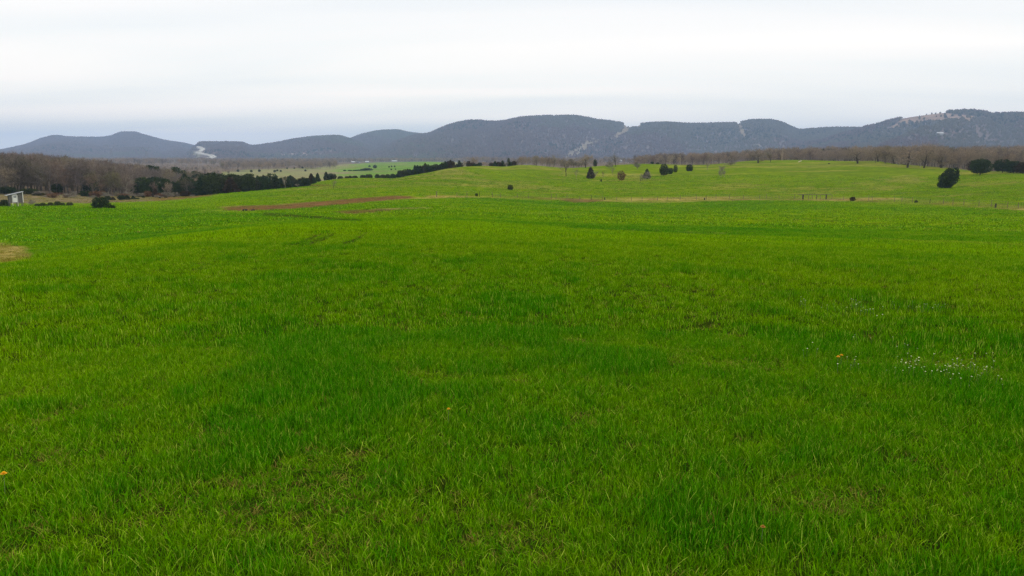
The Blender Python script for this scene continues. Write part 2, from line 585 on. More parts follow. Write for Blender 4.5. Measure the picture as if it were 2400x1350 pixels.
def plain(name, col, rough=0.8, var=0.25, scale=6.0, bump=0.0, metal=0.0, stretch=(1, 1, 1)):
    m, t, out = new_mat(name)
    b = N(t, 'ShaderNodeBsdfPrincipled')
    b.inputs['Roughness'].default_value = rough
    b.inputs['Metallic'].default_value = metal
    b.inputs['Specular IOR Level'].default_value = 0.25
    tc = N(t, 'ShaderNodeTexCoord')
    mp = N(t, 'ShaderNodeMapping')
    mp.inputs['Scale'].default_value = stretch
    L(t, tc.outputs['Object'], mp.inputs[0])
    nz = N(t, 'ShaderNodeTexNoise')
    nz.inputs['Scale'].default_value = scale
    nz.inputs['Detail'].default_value = 5
    L(t, mp.outputs[0], nz.inputs['Vector'])
    c = ramp(t, nz.outputs[0], [(0.25, [v * (1 - var) for v in col]), (0.75, [min(1, v * (1 + var)) for v in col])])
    L(t, c, b.inputs['Base Color'])
    if bump:
        bp = N(t, 'ShaderNodeBump')
        bp.inputs['Strength'].default_value = bump
        bp.inputs['Distance'].default_value = 0.02
        L(t, nz.outputs[0], bp.inputs['Height'])
        L(t, bp.outputs[0], b.inputs['Normal'])
    L(t, b.outputs[0], out.inputs[0])
    return m


def tree_mat(name, cols, rough=0.9, trans=0.0, world_var=True):
    """colour differs from tree to tree (object random) and clump to clump"""
    m, t, out = new_mat(name)
    oi = N(t, 'ShaderNodeObjectInfo')
    c = ramp(t, oi.outputs['Random'], [(i / max(1, len(cols) - 1), k) for i, k in enumerate(cols)])
    tc = N(t, 'ShaderNodeTexCoord')
    nz = N(t, 'ShaderNodeTexNoise')
    nz.inputs['Scale'].default_value = 1.3
    nz.inputs['Detail'].default_value = 3
    L(t, tc.outputs['Object'], nz.inputs['Vector'])
    v = ramp(t, nz.outputs[0], [(0.3, 0.62), (0.7, 1.35)])
    c = mixc(t, 1.0, c, v, 'MULTIPLY')
    d = N(t, 'ShaderNodeBsdfDiffuse')
    d.inputs['Roughness'].default_value = 0.6
    L(t, c, d.inputs[0])
    sh = d.outputs[0]
    if trans:
        tr = N(t, 'ShaderNodeBsdfTranslucent')
        L(t, c, tr.inputs[0])
        mx = N(t, 'ShaderNodeMixShader')
        mx.inputs[0].default_value = trans
        L(t, sh, mx.inputs[1])
        L(t, tr.outputs[0], mx.inputs[2])
        sh = mx.outputs[0]
    L(t, sh, out.inputs[0])
    return m


M = {}
M['bark'] = tree_mat('grey_brown_bark', [(0.17, 0.135, 0.105), (0.24, 0.20, 0.16), (0.32, 0.28, 0.22)])
M['bark_mid'] = tree_mat('forest_bark', [(0.11, 0.09, 0.072), (0.16, 0.13, 0.105), (0.13, 0.115, 0.09)])
M['bark_pale'] = tree_mat('pale_bark', [(0.34, 0.30, 0.24), (0.42, 0.38, 0.30)])
M['bark_dark'] = tree_mat('dark_bark', [(0.07, 0.055, 0.042), (0.095, 0.075, 0.055)])
M['twig'] = tree_mat('bare_twigs', [(0.11, 0.085, 0.07), (0.25, 0.21, 0.15), (0.16, 0.13, 0.12), (0.29, 0.22, 0.16), (0.20, 0.185, 0.085), (0.12, 0.10, 0.085), (0.22, 0.18, 0.155), (0.10, 0.085, 0.07), (0.22, 0.15, 0.11), (0.18, 0.165, 0.145)])
M['twig_right'] = tree_mat('bare_oak_twigs', [(0.27, 0.205, 0.14), (0.33, 0.255, 0.17), (0.26, 0.215, 0.165), (0.36, 0.27, 0.19)])
M['twig_grey'] = tree_mat('grey_twigs', [(0.22, 0.20, 0.15), (0.27, 0.235, 0.175)])
M['twig_red'] = tree_mat('russet_leaves', [(0.16, 0.082, 0.042), (0.20, 0.105, 0.055)], trans=0.2)
M['twig_pale'] = tree_mat('pale_twigs', [(0.30, 0.26, 0.19), (0.34, 0.29, 0.21)])
M['cedar'] = tree_mat('cedar_foliage', [(0.028, 0.046, 0.014), (0.060, 0.078, 0.022), (0.038, 0.060, 0.022), (0.068, 0.070, 0.028), (0.032, 0.062, 0.028), (0.050, 0.072, 0.020)], trans=0.1)
M['cedar_brown'] = tree_mat('bronzed_cedar_foliage', [(0.060, 0.044, 0.020), (0.078, 0.050, 0.026)], trans=0.1)
M['hill_tree'] = tree_mat('hill_wood', [(0.155, 0.108, 0.10), (0.19, 0.13, 0.118), (0.16, 0.125, 0.105), (0.21, 0.145, 0.13), (0.13, 0.10, 0.092)])
M['hill_olive'] = tree_mat('hill_olive_wood', [(0.15, 0.14, 0.095), (0.18, 0.16, 0.112), (0.14, 0.14, 0.092)])
M['hill_pine'] = tree_mat('hill_evergreens', [(0.045, 0.062, 0.040), (0.055, 0.072, 0.045)])
M['weathered'] = plain('weathered_boards', (0.10, 0.095, 0.088), 0.85, 0.5, 5, 0.3, stretch=(6, 6, 0.6))
M['white_paint'] = plain('flaking_white_paint', (0.60, 0.59, 0.55), 0.6, 0.15, 4)
M['tin'] = plain('dull_tin_roof', (0.30, 0.31, 0.31), 0.6, 0.25, 3, 0, 0.2)
M['glass'] = plain('dark_window_glass', (0.10, 0.12, 0.14), 0.12, 0.1)
M['post'] = plain('weathered_post', (0.16, 0.125, 0.095), 0.9, 0.35, 8, 0.3)
M['post_dark'] = plain('tarred_post', (0.045, 0.038, 0.032), 0.9, 0.3, 8)
M['pole'] = plain('utility_pole_timber', (0.33, 0.26, 0.20), 0.85, 0.25, 6, 0.2)
M['wire'] = plain('galvanised_wire', (0.20, 0.19, 0.18), 0.6, 0.1)
M['steel'] = plain('galvanised_lattice', (0.20, 0.21, 0.23), 0.6, 0.15)
M['house_wall'] = plain('pale_siding', (0.27, 0.265, 0.25), 0.8, 0.1)
M['house_roof'] = plain('light_metal_roof', (0.42, 0.43, 0.44), 0.5, 0.1)
M['house_roof_dark'] = plain('dark_shingle_roof', (0.12, 0.115, 0.115), 0.85, 0.2)
M['clod'] = plain('dark_earth_clod', (0.030, 0.022, 0.016), 0.95, 0.4, 10, 0.5)
M['log'] = plain('bleached_log', (0.55, 0.47, 0.36), 0.9, 0.25, 6, 0.3)
M['concrete_road'] = plain('pale_concrete_road', (0.50, 0.48, 0.42), 0.85, 0.08, 0.02)
M['petal'] = plain('yellow_petals', (0.80, 0.42, 0.006), 0.7, 0.2, 60)
M['petal_brown'] = plain('wilted_petals', (0.42, 0.20, 0.03), 0.8, 0.3, 60)
M['white_petal'] = plain('white_petals', (0.66, 0.66, 0.36), 0.8, 0.2, 60)
M['stem'] = plain('flower_stem', (0.10, 0.17, 0.03), 0.7, 0.2, 20)


def terrain_mat():
    m, t, out = new_mat('meadow_ground')
    at_ = N(t, 'ShaderNodeVertexColor', layer_name='cover')
    geo = N(t, 'ShaderNodeNewGeometry')
    mp = N(t, 'ShaderNodeMapping')
    mp.inputs['Scale'].default_value = (0.45, 1.0, 1.0)
    L(t, geo.outputs['Position'], mp.inputs[0])
    n1 = N(t, 'ShaderNodeTexNoise')
    n1.inputs['Scale'].default_value = 0.55
    n1.inputs['Detail'].default_value = 9
    n1.inputs['Roughness'].default_value = 0.72
    L(t, mp.outputs[0], n1.inputs['Vector'])
    n2 = N(t, 'ShaderNodeTexNoise')
    n2.inputs['Scale'].default_value = 0.09
    n2.inputs['Detail'].default_value = 6
    n2.inputs['Roughness'].default_value = 0.6
    L(t, mp.outputs[0], n2.inputs['Vector'])
    v = ramp(t, n1.outputs[0], [(0.30, (0.42, 0.48, 0.5)), (0.5, (1.0, 1.0, 1.0)), (0.70, (1.65, 1.48, 1.5))])
    v2 = ramp(t, n2.outputs[0], [(0.32, (0.80, 0.86, 0.9)), (0.68, (1.22, 1.12, 1.1))])
    c = mixc(t, 1.0, at_.outputs[0], v, 'MULTIPLY')
    c = mixc(t, 1.0, c, v2, 'MULTIPLY')
    d = N(t, 'ShaderNodeBsdfDiffuse')
    d.inputs['Roughness'].default_value = 0.8
    L(t, c, d.inputs[0])
    bp = N(t, 'ShaderNodeBump')
    bp.inputs['Strength'].default_value = 0.8
    bp.inputs['Distance'].default_value = 0.22
    L(t, n1.outputs[0], bp.inputs['Height'])
    L(t, bp.outputs[0], d.inputs['Normal'])
    L(t, d.outputs[0], out.inputs[0])
    return m


def hill_mat():
    m, t, out = new_mat('wooded_mountain_ground')
    at_ = N(t, 'ShaderNodeVertexColor', layer_name='cover')
    geo = N(t, 'ShaderNodeNewGeometry')
    n1 = N(t, 'ShaderNodeTexNoise')
    n1.inputs['Scale'].default_value = 0.03
    n1.inputs['Detail'].default_value = 8
    n1.inputs['Roughness'].default_value = 0.75
    L(t, geo.outputs['Position'], n1.inputs['Vector'])
    v = ramp(t, n1.outputs[0], [(0.3, 0.55), (0.5, 1.0), (0.72, 1.6)])
    c = mixc(t, 1.0, at_.outputs[0], v, 'MULTIPLY')
    d = N(t, 'ShaderNodeBsdfDiffuse')
    L(t, c, d.inputs[0])
    L(t, d.outputs[0], out.inputs[0])
    return m


def grass_mat():
    m, t, out = new_mat('grass_blades')

    def inst(nm):
        a = N(t, 'ShaderNodeAttribute', attribute_type='INSTANCER', attribute_name=nm)
        return a
    tint, dry = inst('tint'), inst('dry')
    bv = N(t, 'ShaderNodeAttribute', attribute_type='GEOMETRY', attribute_name='blade')
    c = mixc(t, tint.outputs['Fac'], (0.182, 0.322, 0.0006), (0.046, 0.205, 0.0010))
    # single blades: some yellowed, some blue-green
    c = mixc(t, ramp(t, bv.outputs['Fac'], [(0.0, 0.0), (0.90, 0.0), (0.97, 0.65)]), c, (0.34, 0.38, 0.05))
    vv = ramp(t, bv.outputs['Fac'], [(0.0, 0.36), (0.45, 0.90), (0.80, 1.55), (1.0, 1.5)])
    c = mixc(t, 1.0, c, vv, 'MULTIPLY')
    straw = mixc(t, bv.outputs['Fac'], (0.16, 0.10, 0.02), (0.38, 0.29, 0.075))
    stalk = mixc(t, bv.outputs['Fac'], (0.06, 0.030, 0.010), (0.24, 0.135, 0.05))
    c = mixc(t, dry.outputs['Fac'], c, mixc(t, ramp(t, tint.outputs['Fac'], [(0.55, 0.0), (0.95, 1.0)]), straw, stalk))
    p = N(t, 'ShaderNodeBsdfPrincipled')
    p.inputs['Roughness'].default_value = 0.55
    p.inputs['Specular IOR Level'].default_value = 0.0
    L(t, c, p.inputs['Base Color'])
    tr = N(t, 'ShaderNodeBsdfTranslucent')
    L(t, mixc(t, 1.0, c, (1.05, 1.1, 0.6), 'MULTIPLY'), tr.inputs[0])
    mx = N(t, 'ShaderNodeMixShader')
    mx.inputs[0].default_value = 0.33
    L(t, p.outputs[0], mx.inputs[1])
    L(t, tr.outputs[0], mx.inputs[2])
    L(t, mx.outputs[0], out.inputs[0])
    return m


M['ground'] = terrain_mat()
M['hill'] = hill_mat()
M['grass'] = grass_mat()

# ------------------------------------------------------------------ ground sheet
AZ = np.concatenate([np.arange(-180, -48, 4.0), np.arange(-48, 48, 0.13), np.arange(48, 180, 4.0)]) * math.pi / 180
RR = np.concatenate([[0.3], np.geomspace(1.0, 60, 110), np.geomspace(60.6, 520, 250), np.geomspace(528, 10400, 90)])
A2, R2 = np.meshgrid(AZ, RR, indexing='ij')
GX, GY = (R2 * np.sin(A2)).ravel(), (R2 * np.cos(A2)).ravel()
GP = np.stack([GX, GY, land(GX, GY)], -1)
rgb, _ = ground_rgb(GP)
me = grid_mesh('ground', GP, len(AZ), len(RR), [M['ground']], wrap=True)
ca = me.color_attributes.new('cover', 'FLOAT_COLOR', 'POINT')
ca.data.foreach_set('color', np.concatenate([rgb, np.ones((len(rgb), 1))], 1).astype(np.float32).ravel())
tag(obj('ground', me), kind='structure')

# ------------------------------------------------------------------ the mountains
RIDGES = [  # crest line (photo x, y), distance, depth of the slope towards us, depth behind
    ('far', [(-500, 372), (-200, 365), (0, 351), (30, 345), (60, 338), (100, 323), (128, 317), (165, 320), (225, 321), (255, 319), (285, 309), (310, 308.5), (340, 316),
             (390, 329), (430, 335), (455, 341), (480, 352), (520, 365), (560, 378)], 6300, 2300, 1500),
    ('left', [(330, 384), (400, 378), (435, 360), (458, 340), (470, 332), (530, 332), (565, 333), (590, 340), (640, 334), (690, 325), (740, 319), (790, 317), (815, 323), (850, 336),
              (900, 350), (960, 366), (1000, 378)], 4700, 1700, 1200),
    ('mid', [(740, 372), (780, 340), (820, 324), (860, 311), (900, 305), (930, 304), (955, 309), (990, 314), (1030, 326), (1070, 345), (1110, 370)], 5500, 2000, 1300),
    ('main', [(800, 380), (860, 356), (900, 341), (940, 326), (980, 314), (1000, 312), (1040, 296), (1080, 285), (1110, 282), (1160, 284), (1230, 273), (1300, 270), (1340, 270), (1400, 279),
              (1466, 290), (1469, 293.5), (1493, 293.5), (1497, 290), (1560, 286), (1620, 289), (1700, 287), (1730, 286), (1760, 280), (1800, 279), (1830, 285), (1860, 298),
              (1880, 303), (1900, 301), (1960, 298), (2010, 298), (2080, 312), (2160, 340), (2230, 372)], 4400, 1750, 1300),
    ('right', [(1830, 376), (1880, 345), (1930, 325), (1990, 306), (2030, 295), (2070, 285), (2100, 276), (2160, 266), (2220, 259), (2270, 256), (2310, 260), (2330, 264), (2400, 264),
               (2500, 268), (2700, 300), (2900, 340)], 3800, 1500, 1300),
]
TREE_H = 11.0


def corridor(X, Y):
    """cleared strips, road cut and bare rock on the mountains, as seen in the photograph; 0..1 each"""
    def band(pts, hw):
        a = np.array(pts, float)
        b = np.full(X.shape, 1e9)
        for k in range(len(a) - 1):
            p, q = a[k], a[k + 1]
            t = np.clip(((X - p[0]) * (q[0] - p[0]) + (Y - p[1]) * (q[1] - p[1])) / ((q - p) ** 2).sum(), 0, 1)
            b = np.minimum(b, np.hypot(X - p[0] - t * (q[0] - p[0]), Y - p[1] - t * (q[1] - p[1])))
        return b + 5 * (vnoise(X / 4, Y / 4, 7) - .5) < hw
    cut = band([(1480, 292), (1466, 305), (1442, 320)], 5) | band([(1728, 284), (1738, 300), (1745, 322)], 5)
    cut2 = band([(1390, 330), (1375, 338), (1350, 358), (1335, 366)], 7) | band([(1765, 338), (1780, 341)], 3)
    notch = band([(1470, 290), (1493, 290)], 9)
    return cut, cut2, notch


ROADS = [[(462, 345), (469, 349), (474, 351), (463, 356.5), (459, 358), (468, 361.5), (486, 365), (497, 368.5), (490, 371.5), (482, 372.5)],
         [(467, 345), (474, 348), (479, 350.5), (471, 356), (466, 358.5), (478, 362), (495, 364.5), (505, 368.5), (496, 372), (484, 373.5)]]


def road_zone(X, Y):
    b = np.full(X.shape, 1e9)
    for rd_ in ROADS:
        for p, q in zip(rd_[:-1], rd_[1:]):
            t = np.clip(((X - p[0]) * (q[0] - p[0]) + (Y - 3 - p[1]) * (q[1] - p[1])) / ((q[0] - p[0]) ** 2 + (q[1] - p[1]) ** 2), 0, 1)
            b = np.minimum(b, np.hypot(X - p[0] - t * (q[0] - p[0]), Y - 3 - p[1] - t * (q[1] - p[1])))
    return b < 5.5


def rock_zone(X, Y):
    top = np.interp(X, [2085, 2120, 2210, 2240, 2310], [300, 272, 262, 266, 272])
    bot = np.interp(X, [2085, 2120, 2210, 2240, 2310], [301, 286, 280, 282, 277])
    n = fbm(X / 9, Y / 4, 55, 3)
    return (X > 2085) & (X < 2310) & (Y > top + 2) & (Y + 14 * (n - .5) < bot + 3) & ((X < 2212) | (n > .34))


hill_pts, hill_far = [], []
HILLS = {}
VALLEY = -26.0


def ridge_surface(rd):
    nm, crest, D, dep, back = rd
    a = np.array(crest, float)
    az, sl = az_slope(a[:, 0], a[:, 1])
    zc = EYE + sl * D - TREE_H * 0.8

    def height(azq, s):
        """s = -1 foot towards us, 0 crest, 1 foot behind"""
        z0 = np.maximum(pchip1(az, zc, azq), VALLEY - 6) - VALLEY
        w = np.where(s < 0, np.clip(1 + s, 0, 1) ** 1.25, np.clip(1 - s, 0, 1))
        w = np.where(s < 0, 0.55 * w + 0.45 * smooth(0, 1, w), smooth(0, 1, w))
        r = D + np.where(s < 0, s * dep, s * back)
        x, y = r * np.sin(azq), r * np.cos(azq)
        u = azq * D
        warp = 260 * (fbm(x / 900, y / 900, 63, 3) - 0.5)
        spur = (fbm((u + warp) / 430, s * 1.6 + 3.1, 61, 4) - 0.5) * 2
        inside = np.clip(4 * w * (1 - w), 0, 1)
        z = VALLEY - 10 + (z0 + 10) * w + spur * inside * 0.55 * np.maximum(z0, 0)
        return np.stack([x, y, z], -1)
    return az, height


for rd in RIDGES:
    az, height = ridge_surface(rd)
    HILLS[rd[0]] = (az, height, rd)
    na = int((az[-1] - az[0]) / R(0.055)) + 2
    azg = np.linspace(az[0], az[-1], na)
    sg = np.concatenate([np.linspace(-1, 0, 84), np.linspace(0.05, 1, 8)])
    AA, SS = np.meshgrid(azg, sg, indexing='ij')
    P = height(AA.ravel(), SS.ravel())
    me = grid_mesh('mountain_ridge', P, na, len(sg), [M['hill']])
    X, Y = project(P)
    cut, cut2, notch = corridor(X, Y)
    n = fbm(P[:, 0] / 260, P[:, 1] / 260, 71, 4)
    c = np.array((0.135, 0.103, 0.092)) * (0.75 + 0.5 * n[:, None])
    if rd[0] == 'main':
        c[cut | notch] = (0.21, 0.17, 0.12)
        c[cut2] = (0.215, 0.18, 0.13)
    if rd[0] == 'right':
        c[rock_zone(X, Y)] = (0.25, 0.175, 0.13)
    if rd[0] == 'left':
        g = smooth(380, 400, X) * (1 - smooth(455, 480, X)) * smooth(352, 360, Y)
        c = c + (np.array((0.20, 0.19, 0.12)) - c) * g[:, None]
        g = (((X - 690) / 110) ** 2 + ((Y - 364) / 7) ** 2 + 1.5 * (n - .5)) < 0.8
        c[g & (fbm(P[:, 0] / 40, P[:, 1] / 40, 91, 2) > .55)] = (0.30, 0.22, 0.18)
    ca = me.color_attributes.new('cover', 'FLOAT_COLOR', 'POINT')
    ca.data.foreach_set('color', np.concatenate([c, np.ones((len(c), 1))], 1).astype(np.float32).ravel())
    tag(obj('mountain_ridge', me), kind='structure')
    # trees over the slope facing us and just over the crest
    area = (az[-1] - az[0]) * rd[2] * rd[3]
    nt = int(area / 150)
    ta = az[0] + (az[-1] - az[0]) * rng.random(nt)
    ts = np.where(rng.random(nt) < 0.93, -0.97 * rng.random(nt) ** 1.25, 0.06 * rng.random(nt))
    TP = height(ta, ts)
    TX, TY = project(TP)
    cut, cut2, notch = corridor(TX, TY - 2)
    keep = (TX > -120) & (TX < 2520) & (TP[:, 2] > VALLEY - 4)
    if rd[0] == 'main':
        keep &= ~((cut & (rng.random(nt) < 0.96)) | notch | (cut2 & (rng.random(nt) < 0.8)))
    if rd[0] == 'right':
        keep &= ~(rock_zone(TX, TY) & (rng.random(nt) < 0.95))
    if rd[0] == 'left':
        keep &= ~road_zone(TX, TY)
        rn = fbm(TP[:, 0] / 80, TP[:, 1] / 80, 93, 3)
        keep &= ~((TX > 385) & (TX < 470) & (TY > 353) & (rng.random(nt) < 0.8))
        keep &= ~((TX > 450) & (TX < 512) & (TY > 343) & (TY < 376) & (rng.random(nt) < 0.55))
        keep &= ~((TX > 580) & (TX < 800) & (TY > 354) & (TY < 374) & (rn > 0.52) & (rng.random(nt) < 0.7))
    hill_pts.append(TP[keep])


# ------------------------------------------------------------------ scatter through geometry nodes (grass, woods seen as a mass)
def scatter(name, P, rz, scl, pick, protos, tint=None, dry=None, label=None, cat=None, tilt=None):
    me = bpy.data.meshes.new(name)
    n = len(P)
    me.vertices.add(n)
    me.vertices.foreach_set('co', np.asarray(P, np.float32).ravel())
    scl = np.asarray(scl, np.float32)
    if scl.ndim == 1:
        scl = np.repeat(scl[:, None], 3, 1)
    rot = np.zeros((n, 3), np.float32)
    rot[:, 2] = rz
    if tilt is not None:
        rot[:, :2] = tilt
    for nm, ty, data in (('rot', 'FLOAT_VECTOR', rot), ('scl', 'FLOAT_VECTOR', scl), ('pick', 'INT', np.asarray(pick, np.int32)),
                         ('tint', 'FLOAT', tint if tint is not None else np.full(n, .5)), ('dry', 'FLOAT', dry if dry is not None else np.zeros(n))):
        a = me.attributes.new(nm, ty, 'POINT')
        if ty == 'FLOAT_VECTOR':
            a.data.foreach_set('vector', np.asarray(data, np.float32).ravel())
        else:
            a.data.foreach_set('value', np.asarray(data, np.int32 if ty == 'INT' else np.float32))
    coll = bpy.data.collections.new(name + '_kinds')
    for k, pm in enumerate(protos):
        po = bpy.data.objects.new('%s_kind_%02d' % (name, k), pm)
        coll.objects.link(po)
    ng = bpy.data.node_groups.new(name + '_scatter', 'GeometryNodeTree')
    ng.interface.new_socket('Geometry', in_out='INPUT', socket_type='NodeSocketGeometry')
    ng.interface.new_socket('Geometry', in_out='OUTPUT', socket_type='NodeSocketGeometry')
    gi, go = N(ng, 'NodeGroupInput'), N(ng, 'NodeGroupOutput')
    ci = N(ng, 'GeometryNodeCollectionInfo')
    ci.inputs['Collection'].default_value = coll
    ci.inputs['Separate Children'].default_value = True
    ci.inputs['Reset Children'].default_value = True
    ip = N(ng, 'GeometryNodeInstanceOnPoints')
    ip.inputs['Pick Instance'].default_value = True

    def named(nm, ty):
        a = N(ng, 'GeometryNodeInputNamedAttribute', data_type=ty)
        a.inputs[0].default_value = nm
        return a.outputs[0]
    L(ng, gi.outputs[0], ip.inputs['Points'])
    L(ng, ci.outputs[0], ip.inputs['Instance'])
    L(ng, named('pick', 'INT'), ip.inputs['Instance Index'])
    L(ng, named('rot', 'FLOAT_VECTOR'), ip.inputs['Rotation'])
    L(ng, named('scl', 'FLOAT_VECTOR'), ip.inputs['Scale'])
    L(ng, ip.outputs[0], go.inputs[0])
    o = obj(name, me)
    md = o.modifiers.new('scatter', 'NODES')
    md.node_group = ng
    return tag(o, label, cat, None, 'stuff')


# ------------------------------------------------------------------ tree prototypes (unit: metres, base at the origin)
def cone_segments(segs, n=4):
    """segs: list of (p, q, r0, r1) -> verts, tris"""
    V, T = [], []
    for p, q, r0, r1 in segs:
        p, q = np.array(p), np.array(q)
        d = q - p
        d = d / (np.linalg.norm(d) + 1e-9)
        a = np.cross(d, (0, 0, 1) if abs(d[2]) < 0.9 else (1, 0, 0))
        a /= np.linalg.norm(a)
        b = np.cross(d, a)
        k = len(V)
        for c, r in ((p, r0), (q, r1)):
            for i in range(n):
                t = 2 * math.pi * i / n
                V.append(c + (a * math.cos(t) + b * math.sin(t)) * r)
        for i in range(n):
            j = (i + 1) % n
            T += [(k + i, k + j, k + n + j), (k + i, k + n + j, k + n + i)]
    return V, T


def bare_tree(seed, h=10.0, spread=0.9, trunk=0.32, first=0.25, r0=0.22, depth=4, kids=4, twigs=7, twig_len=0.85, twig_w=0.05, gnarl=0.22, low=False):
    """leafless tree: (trunk verts, tris), (crown verts, tris)"""
    g = np.random.default_rng(seed)
    big, small, tips = [], [], []

    def unit(v):
        return v / (np.linalg.norm(v) + 1e-9)

    def grow(p, d, ln, r, lev):
        nseg = 3 if lev < 2 else 2
        q = p
        pts = [p]
        for k in range(nseg):
            d = unit(d + gnarl * g.normal(size=3) * (0.35 if lev == 0 else 1) + np.array((0, 0, 0.10)))
            q2 = q + d * ln / nseg
            ra, rb = r * (1 - 0.45 * k / nseg), r * (1 - 0.45 * (k + 1) / nseg)
            (big if lev <= 1 else small).append((q, q2, ra, rb))
            q = q2
            pts.append(q)
        if lev == depth:
            tips.append((q, d))
            tips.append((pts[1], d))
            return
        nk = kids if lev else kids + 3
        a0 = g.random() * 6.28
        for i in range(nk):
            f = (first + (1 - first) * (i + 0.5) / nk) if lev == 0 else 0.35 + 0.65 * (i + g.random()) / nk
            f = min(f, 1.0)
            x = f * nseg
            k = min(int(x), nseg - 1)
            b = pts[k] + (pts[k + 1] - pts[k]) * (x - k)
            a = a0 + i * 2.4 + g.normal() * 0.3
            side = np.array((math.cos(a), math.sin(a), 0.0))
            out = unit(side - d * np.dot(side, d))
            ang = spread * (0.75 + 0.5 * g.random()) * (1.15 - 0.5 * f if lev == 0 else 1)
            nd = unit(d * math.cos(ang) + out * math.sin(ang))
            grow(b, nd, ln * (0.62 if lev == 0 else 0.66) * (0.75 + 0.45 * g.random()), r * (0.55 if lev else 0.48) * (1 - 0.35 * f), lev + 1)
        grow(q, unit(d + 0.2 * g.normal(size=3)), ln * 0.55, r * 0.5, lev + 1)

    grow(np.zeros(3), np.array((0.0, 0.0, 1.0)), h * 0.5, r0, 0)
    V, T = cone_segments(big, 5)
    V2, T2 = cone_segments(small, 3)
    for p, d in tips:
        for i in range(twigs):
            t = unit(d + 0.75 * g.normal(size=3) + np.array((0, 0, 0.25)))
            ln = twig_len * (0.5 + 0.8 * g.random())
            s = unit(np.cross(t, g.normal(size=3))) * twig_w * 0.5
            k = len(V2)
            b = p - d * 0.3 * g.random()
            V2 += [b - s, b + s, b + t * ln]
            T2.append((k, k + 1, k + 2))
    V, V2 = np.array(V), np.array(V2)
    sc = h / max(V[:, 2].max(), V2[:, 2].max())
    return (V * sc, T), (V2 * sc, T2)


def cedar_tree(seed, h=6.0, w=4.0, shape='cone', sprays=1500, size=0.42, skirt=0.06, lean=(0, 0), trunk_r=0.14):
    """evergreen of many small sprays through an uneven crown"""
    g = np.random.default_rng(seed)
    segs = []
    base = skirt * h
    nl = 12
    segs.append(((0, 0, -0.3), (lean[0] * h * 0.4, lean[1] * h * 0.4, h * 0.5), trunk_r, trunk_r * 0.6))
    segs.append(((lean[0] * h * 0.4, lean[1] * h * 0.4, h * 0.5), (lean[0] * h, lean[1] * h, h * 0.96), trunk_r * 0.6, 0.02))

    def rad(f):
        if shape == 'cone':
            return (1 - f) ** 0.8 * (0.55 + 0.45 * min(1, f * 7)) + 0.03
        if shape == 'oval':
            return math.sqrt(max(0.0, 1 - (2 * f - 0.9) ** 2 / 1.22)) * (0.75 + 0.25 * min(1, f * 5)) + 0.02
        if shape == 'dome':
            return math.sqrt(max(0.0, 1 - f ** 2.6)) * (0.85 + 0.15 * min(1, f * 4)) + 0.02
        return math.sqrt(max(0.0, 1 - (abs(2 * f - 0.95)) ** 3.2)) * 0.96 + 0.03     # 'block'
    lob = g.random((7, 3)) * 6.28
    la = g.random() * 6.28 + np.arange(6) * 1.047
    lobes = np.stack([0.25 * np.cos(la), 0.25 * np.sin(la), 0.62 + 0.44 * g.random(6)], -1)
    V, T = [], []
    for i in range(sprays):
        while True:
            f = g.random()
            if g.random() < rad(f) + 0.12:
                break
        a = g.random() * 6.283
        bumps = 1 + 0.13 * math.sin(3 * a + lob[0, 0] + 5 * f) + 0.11 * math.sin(5 * a + lob[1, 0] - 9 * f) + 0.10 * math.sin(14 * f + lob[2, 0] + a) + 0.06 * g.normal()
        rr = rad(f) * w * 0.5 * bumps * (1 - 0.42 * g.random() ** 2.2)
        z = base + (h - base) * f + 0.02 * h * g.normal()
        cx = cy = 0.0
        if shape != 'cone' and g.random() < 0.5:
            j = int(g.integers(0, 6))
            cx, cy = lobes[j, 0] * w, lobes[j, 1] * w
            rr *= 0.52
            z = base + (h * lobes[j, 2] - base) * f
        p = np.array((rr * math.cos(a) + cx + lean[0] * z, rr * math.sin(a) + cy + lean[1] * z, z))
        o = np.array((math.cos(a), math.sin(a), 0.25 + 0.75 * f + 0.4 * g.normal()))
        o /= np.linalg.norm(o)
        s = np.cross(o, g.normal(size=3))
        s /= np.linalg.norm(s) + 1e-9
        n2 = np.cross(o, s)
        sz = size * (0.55 + 0.8 * g.random())
        k = len(V)
        V += [p - s * sz * 0.45, p + s * sz * 0.45, p + o * sz * 1.1 + n2 * sz * 0.1, p - n2 * sz * 0.35, p + n2 * sz * 0.4 + o * sz * 0.8]
        T += [(k, k + 1, k + 2), (k + 3, k + 1, k + 4)]
    for i in range(nl):
        f = (i + 0.5) / nl
        a = i * 2.4
        z = base + (h - base) * f * 0.9
        rr = rad(f) * w * 0.4
        c = np.array((lean[0] * z, lean[1] * z, z))
        segs.append((c, c + np.array((rr * math.cos(a), rr * math.sin(a), rr * 0.35)), trunk_r * 0.3 * (1 - 0.7 * f), 0.01))
    TV, TT = cone_segments(segs, 5)
    return (np.array(TV), TT), (np.array(V), T)


def norm_h(parts, h=1.0):
    (a, ta), (b, tb) = parts
    top = max(a[:, 2].max(), b[:, 2].max())
    return (a * h / top, ta), (b * h / top, tb)


PRO = {}          # name -> (trunk mesh, crown mesh, height, width)


def register(name, parts, bark, leaf):
    (a, ta), (b, tb) = parts
    hgt = max(a[:, 2].max(), b[:, 2].max())
    wid = np.percentile(np.hypot(b[:, 0] - np.median(b[:, 0]), b[:, 1] - np.median(b[:, 1])), 96) * 2
    PRO[name] = (tri_mesh(name + '_trunk', a, ta, [M[bark]]), tri_mesh(name + '_crown', b, tb, [M[leaf]]), hgt, wid, parts, bark, leaf)


def recolour(new, old, bark, leaf):
    p = PRO[old]
    register(new, p[4], bark, leaf)


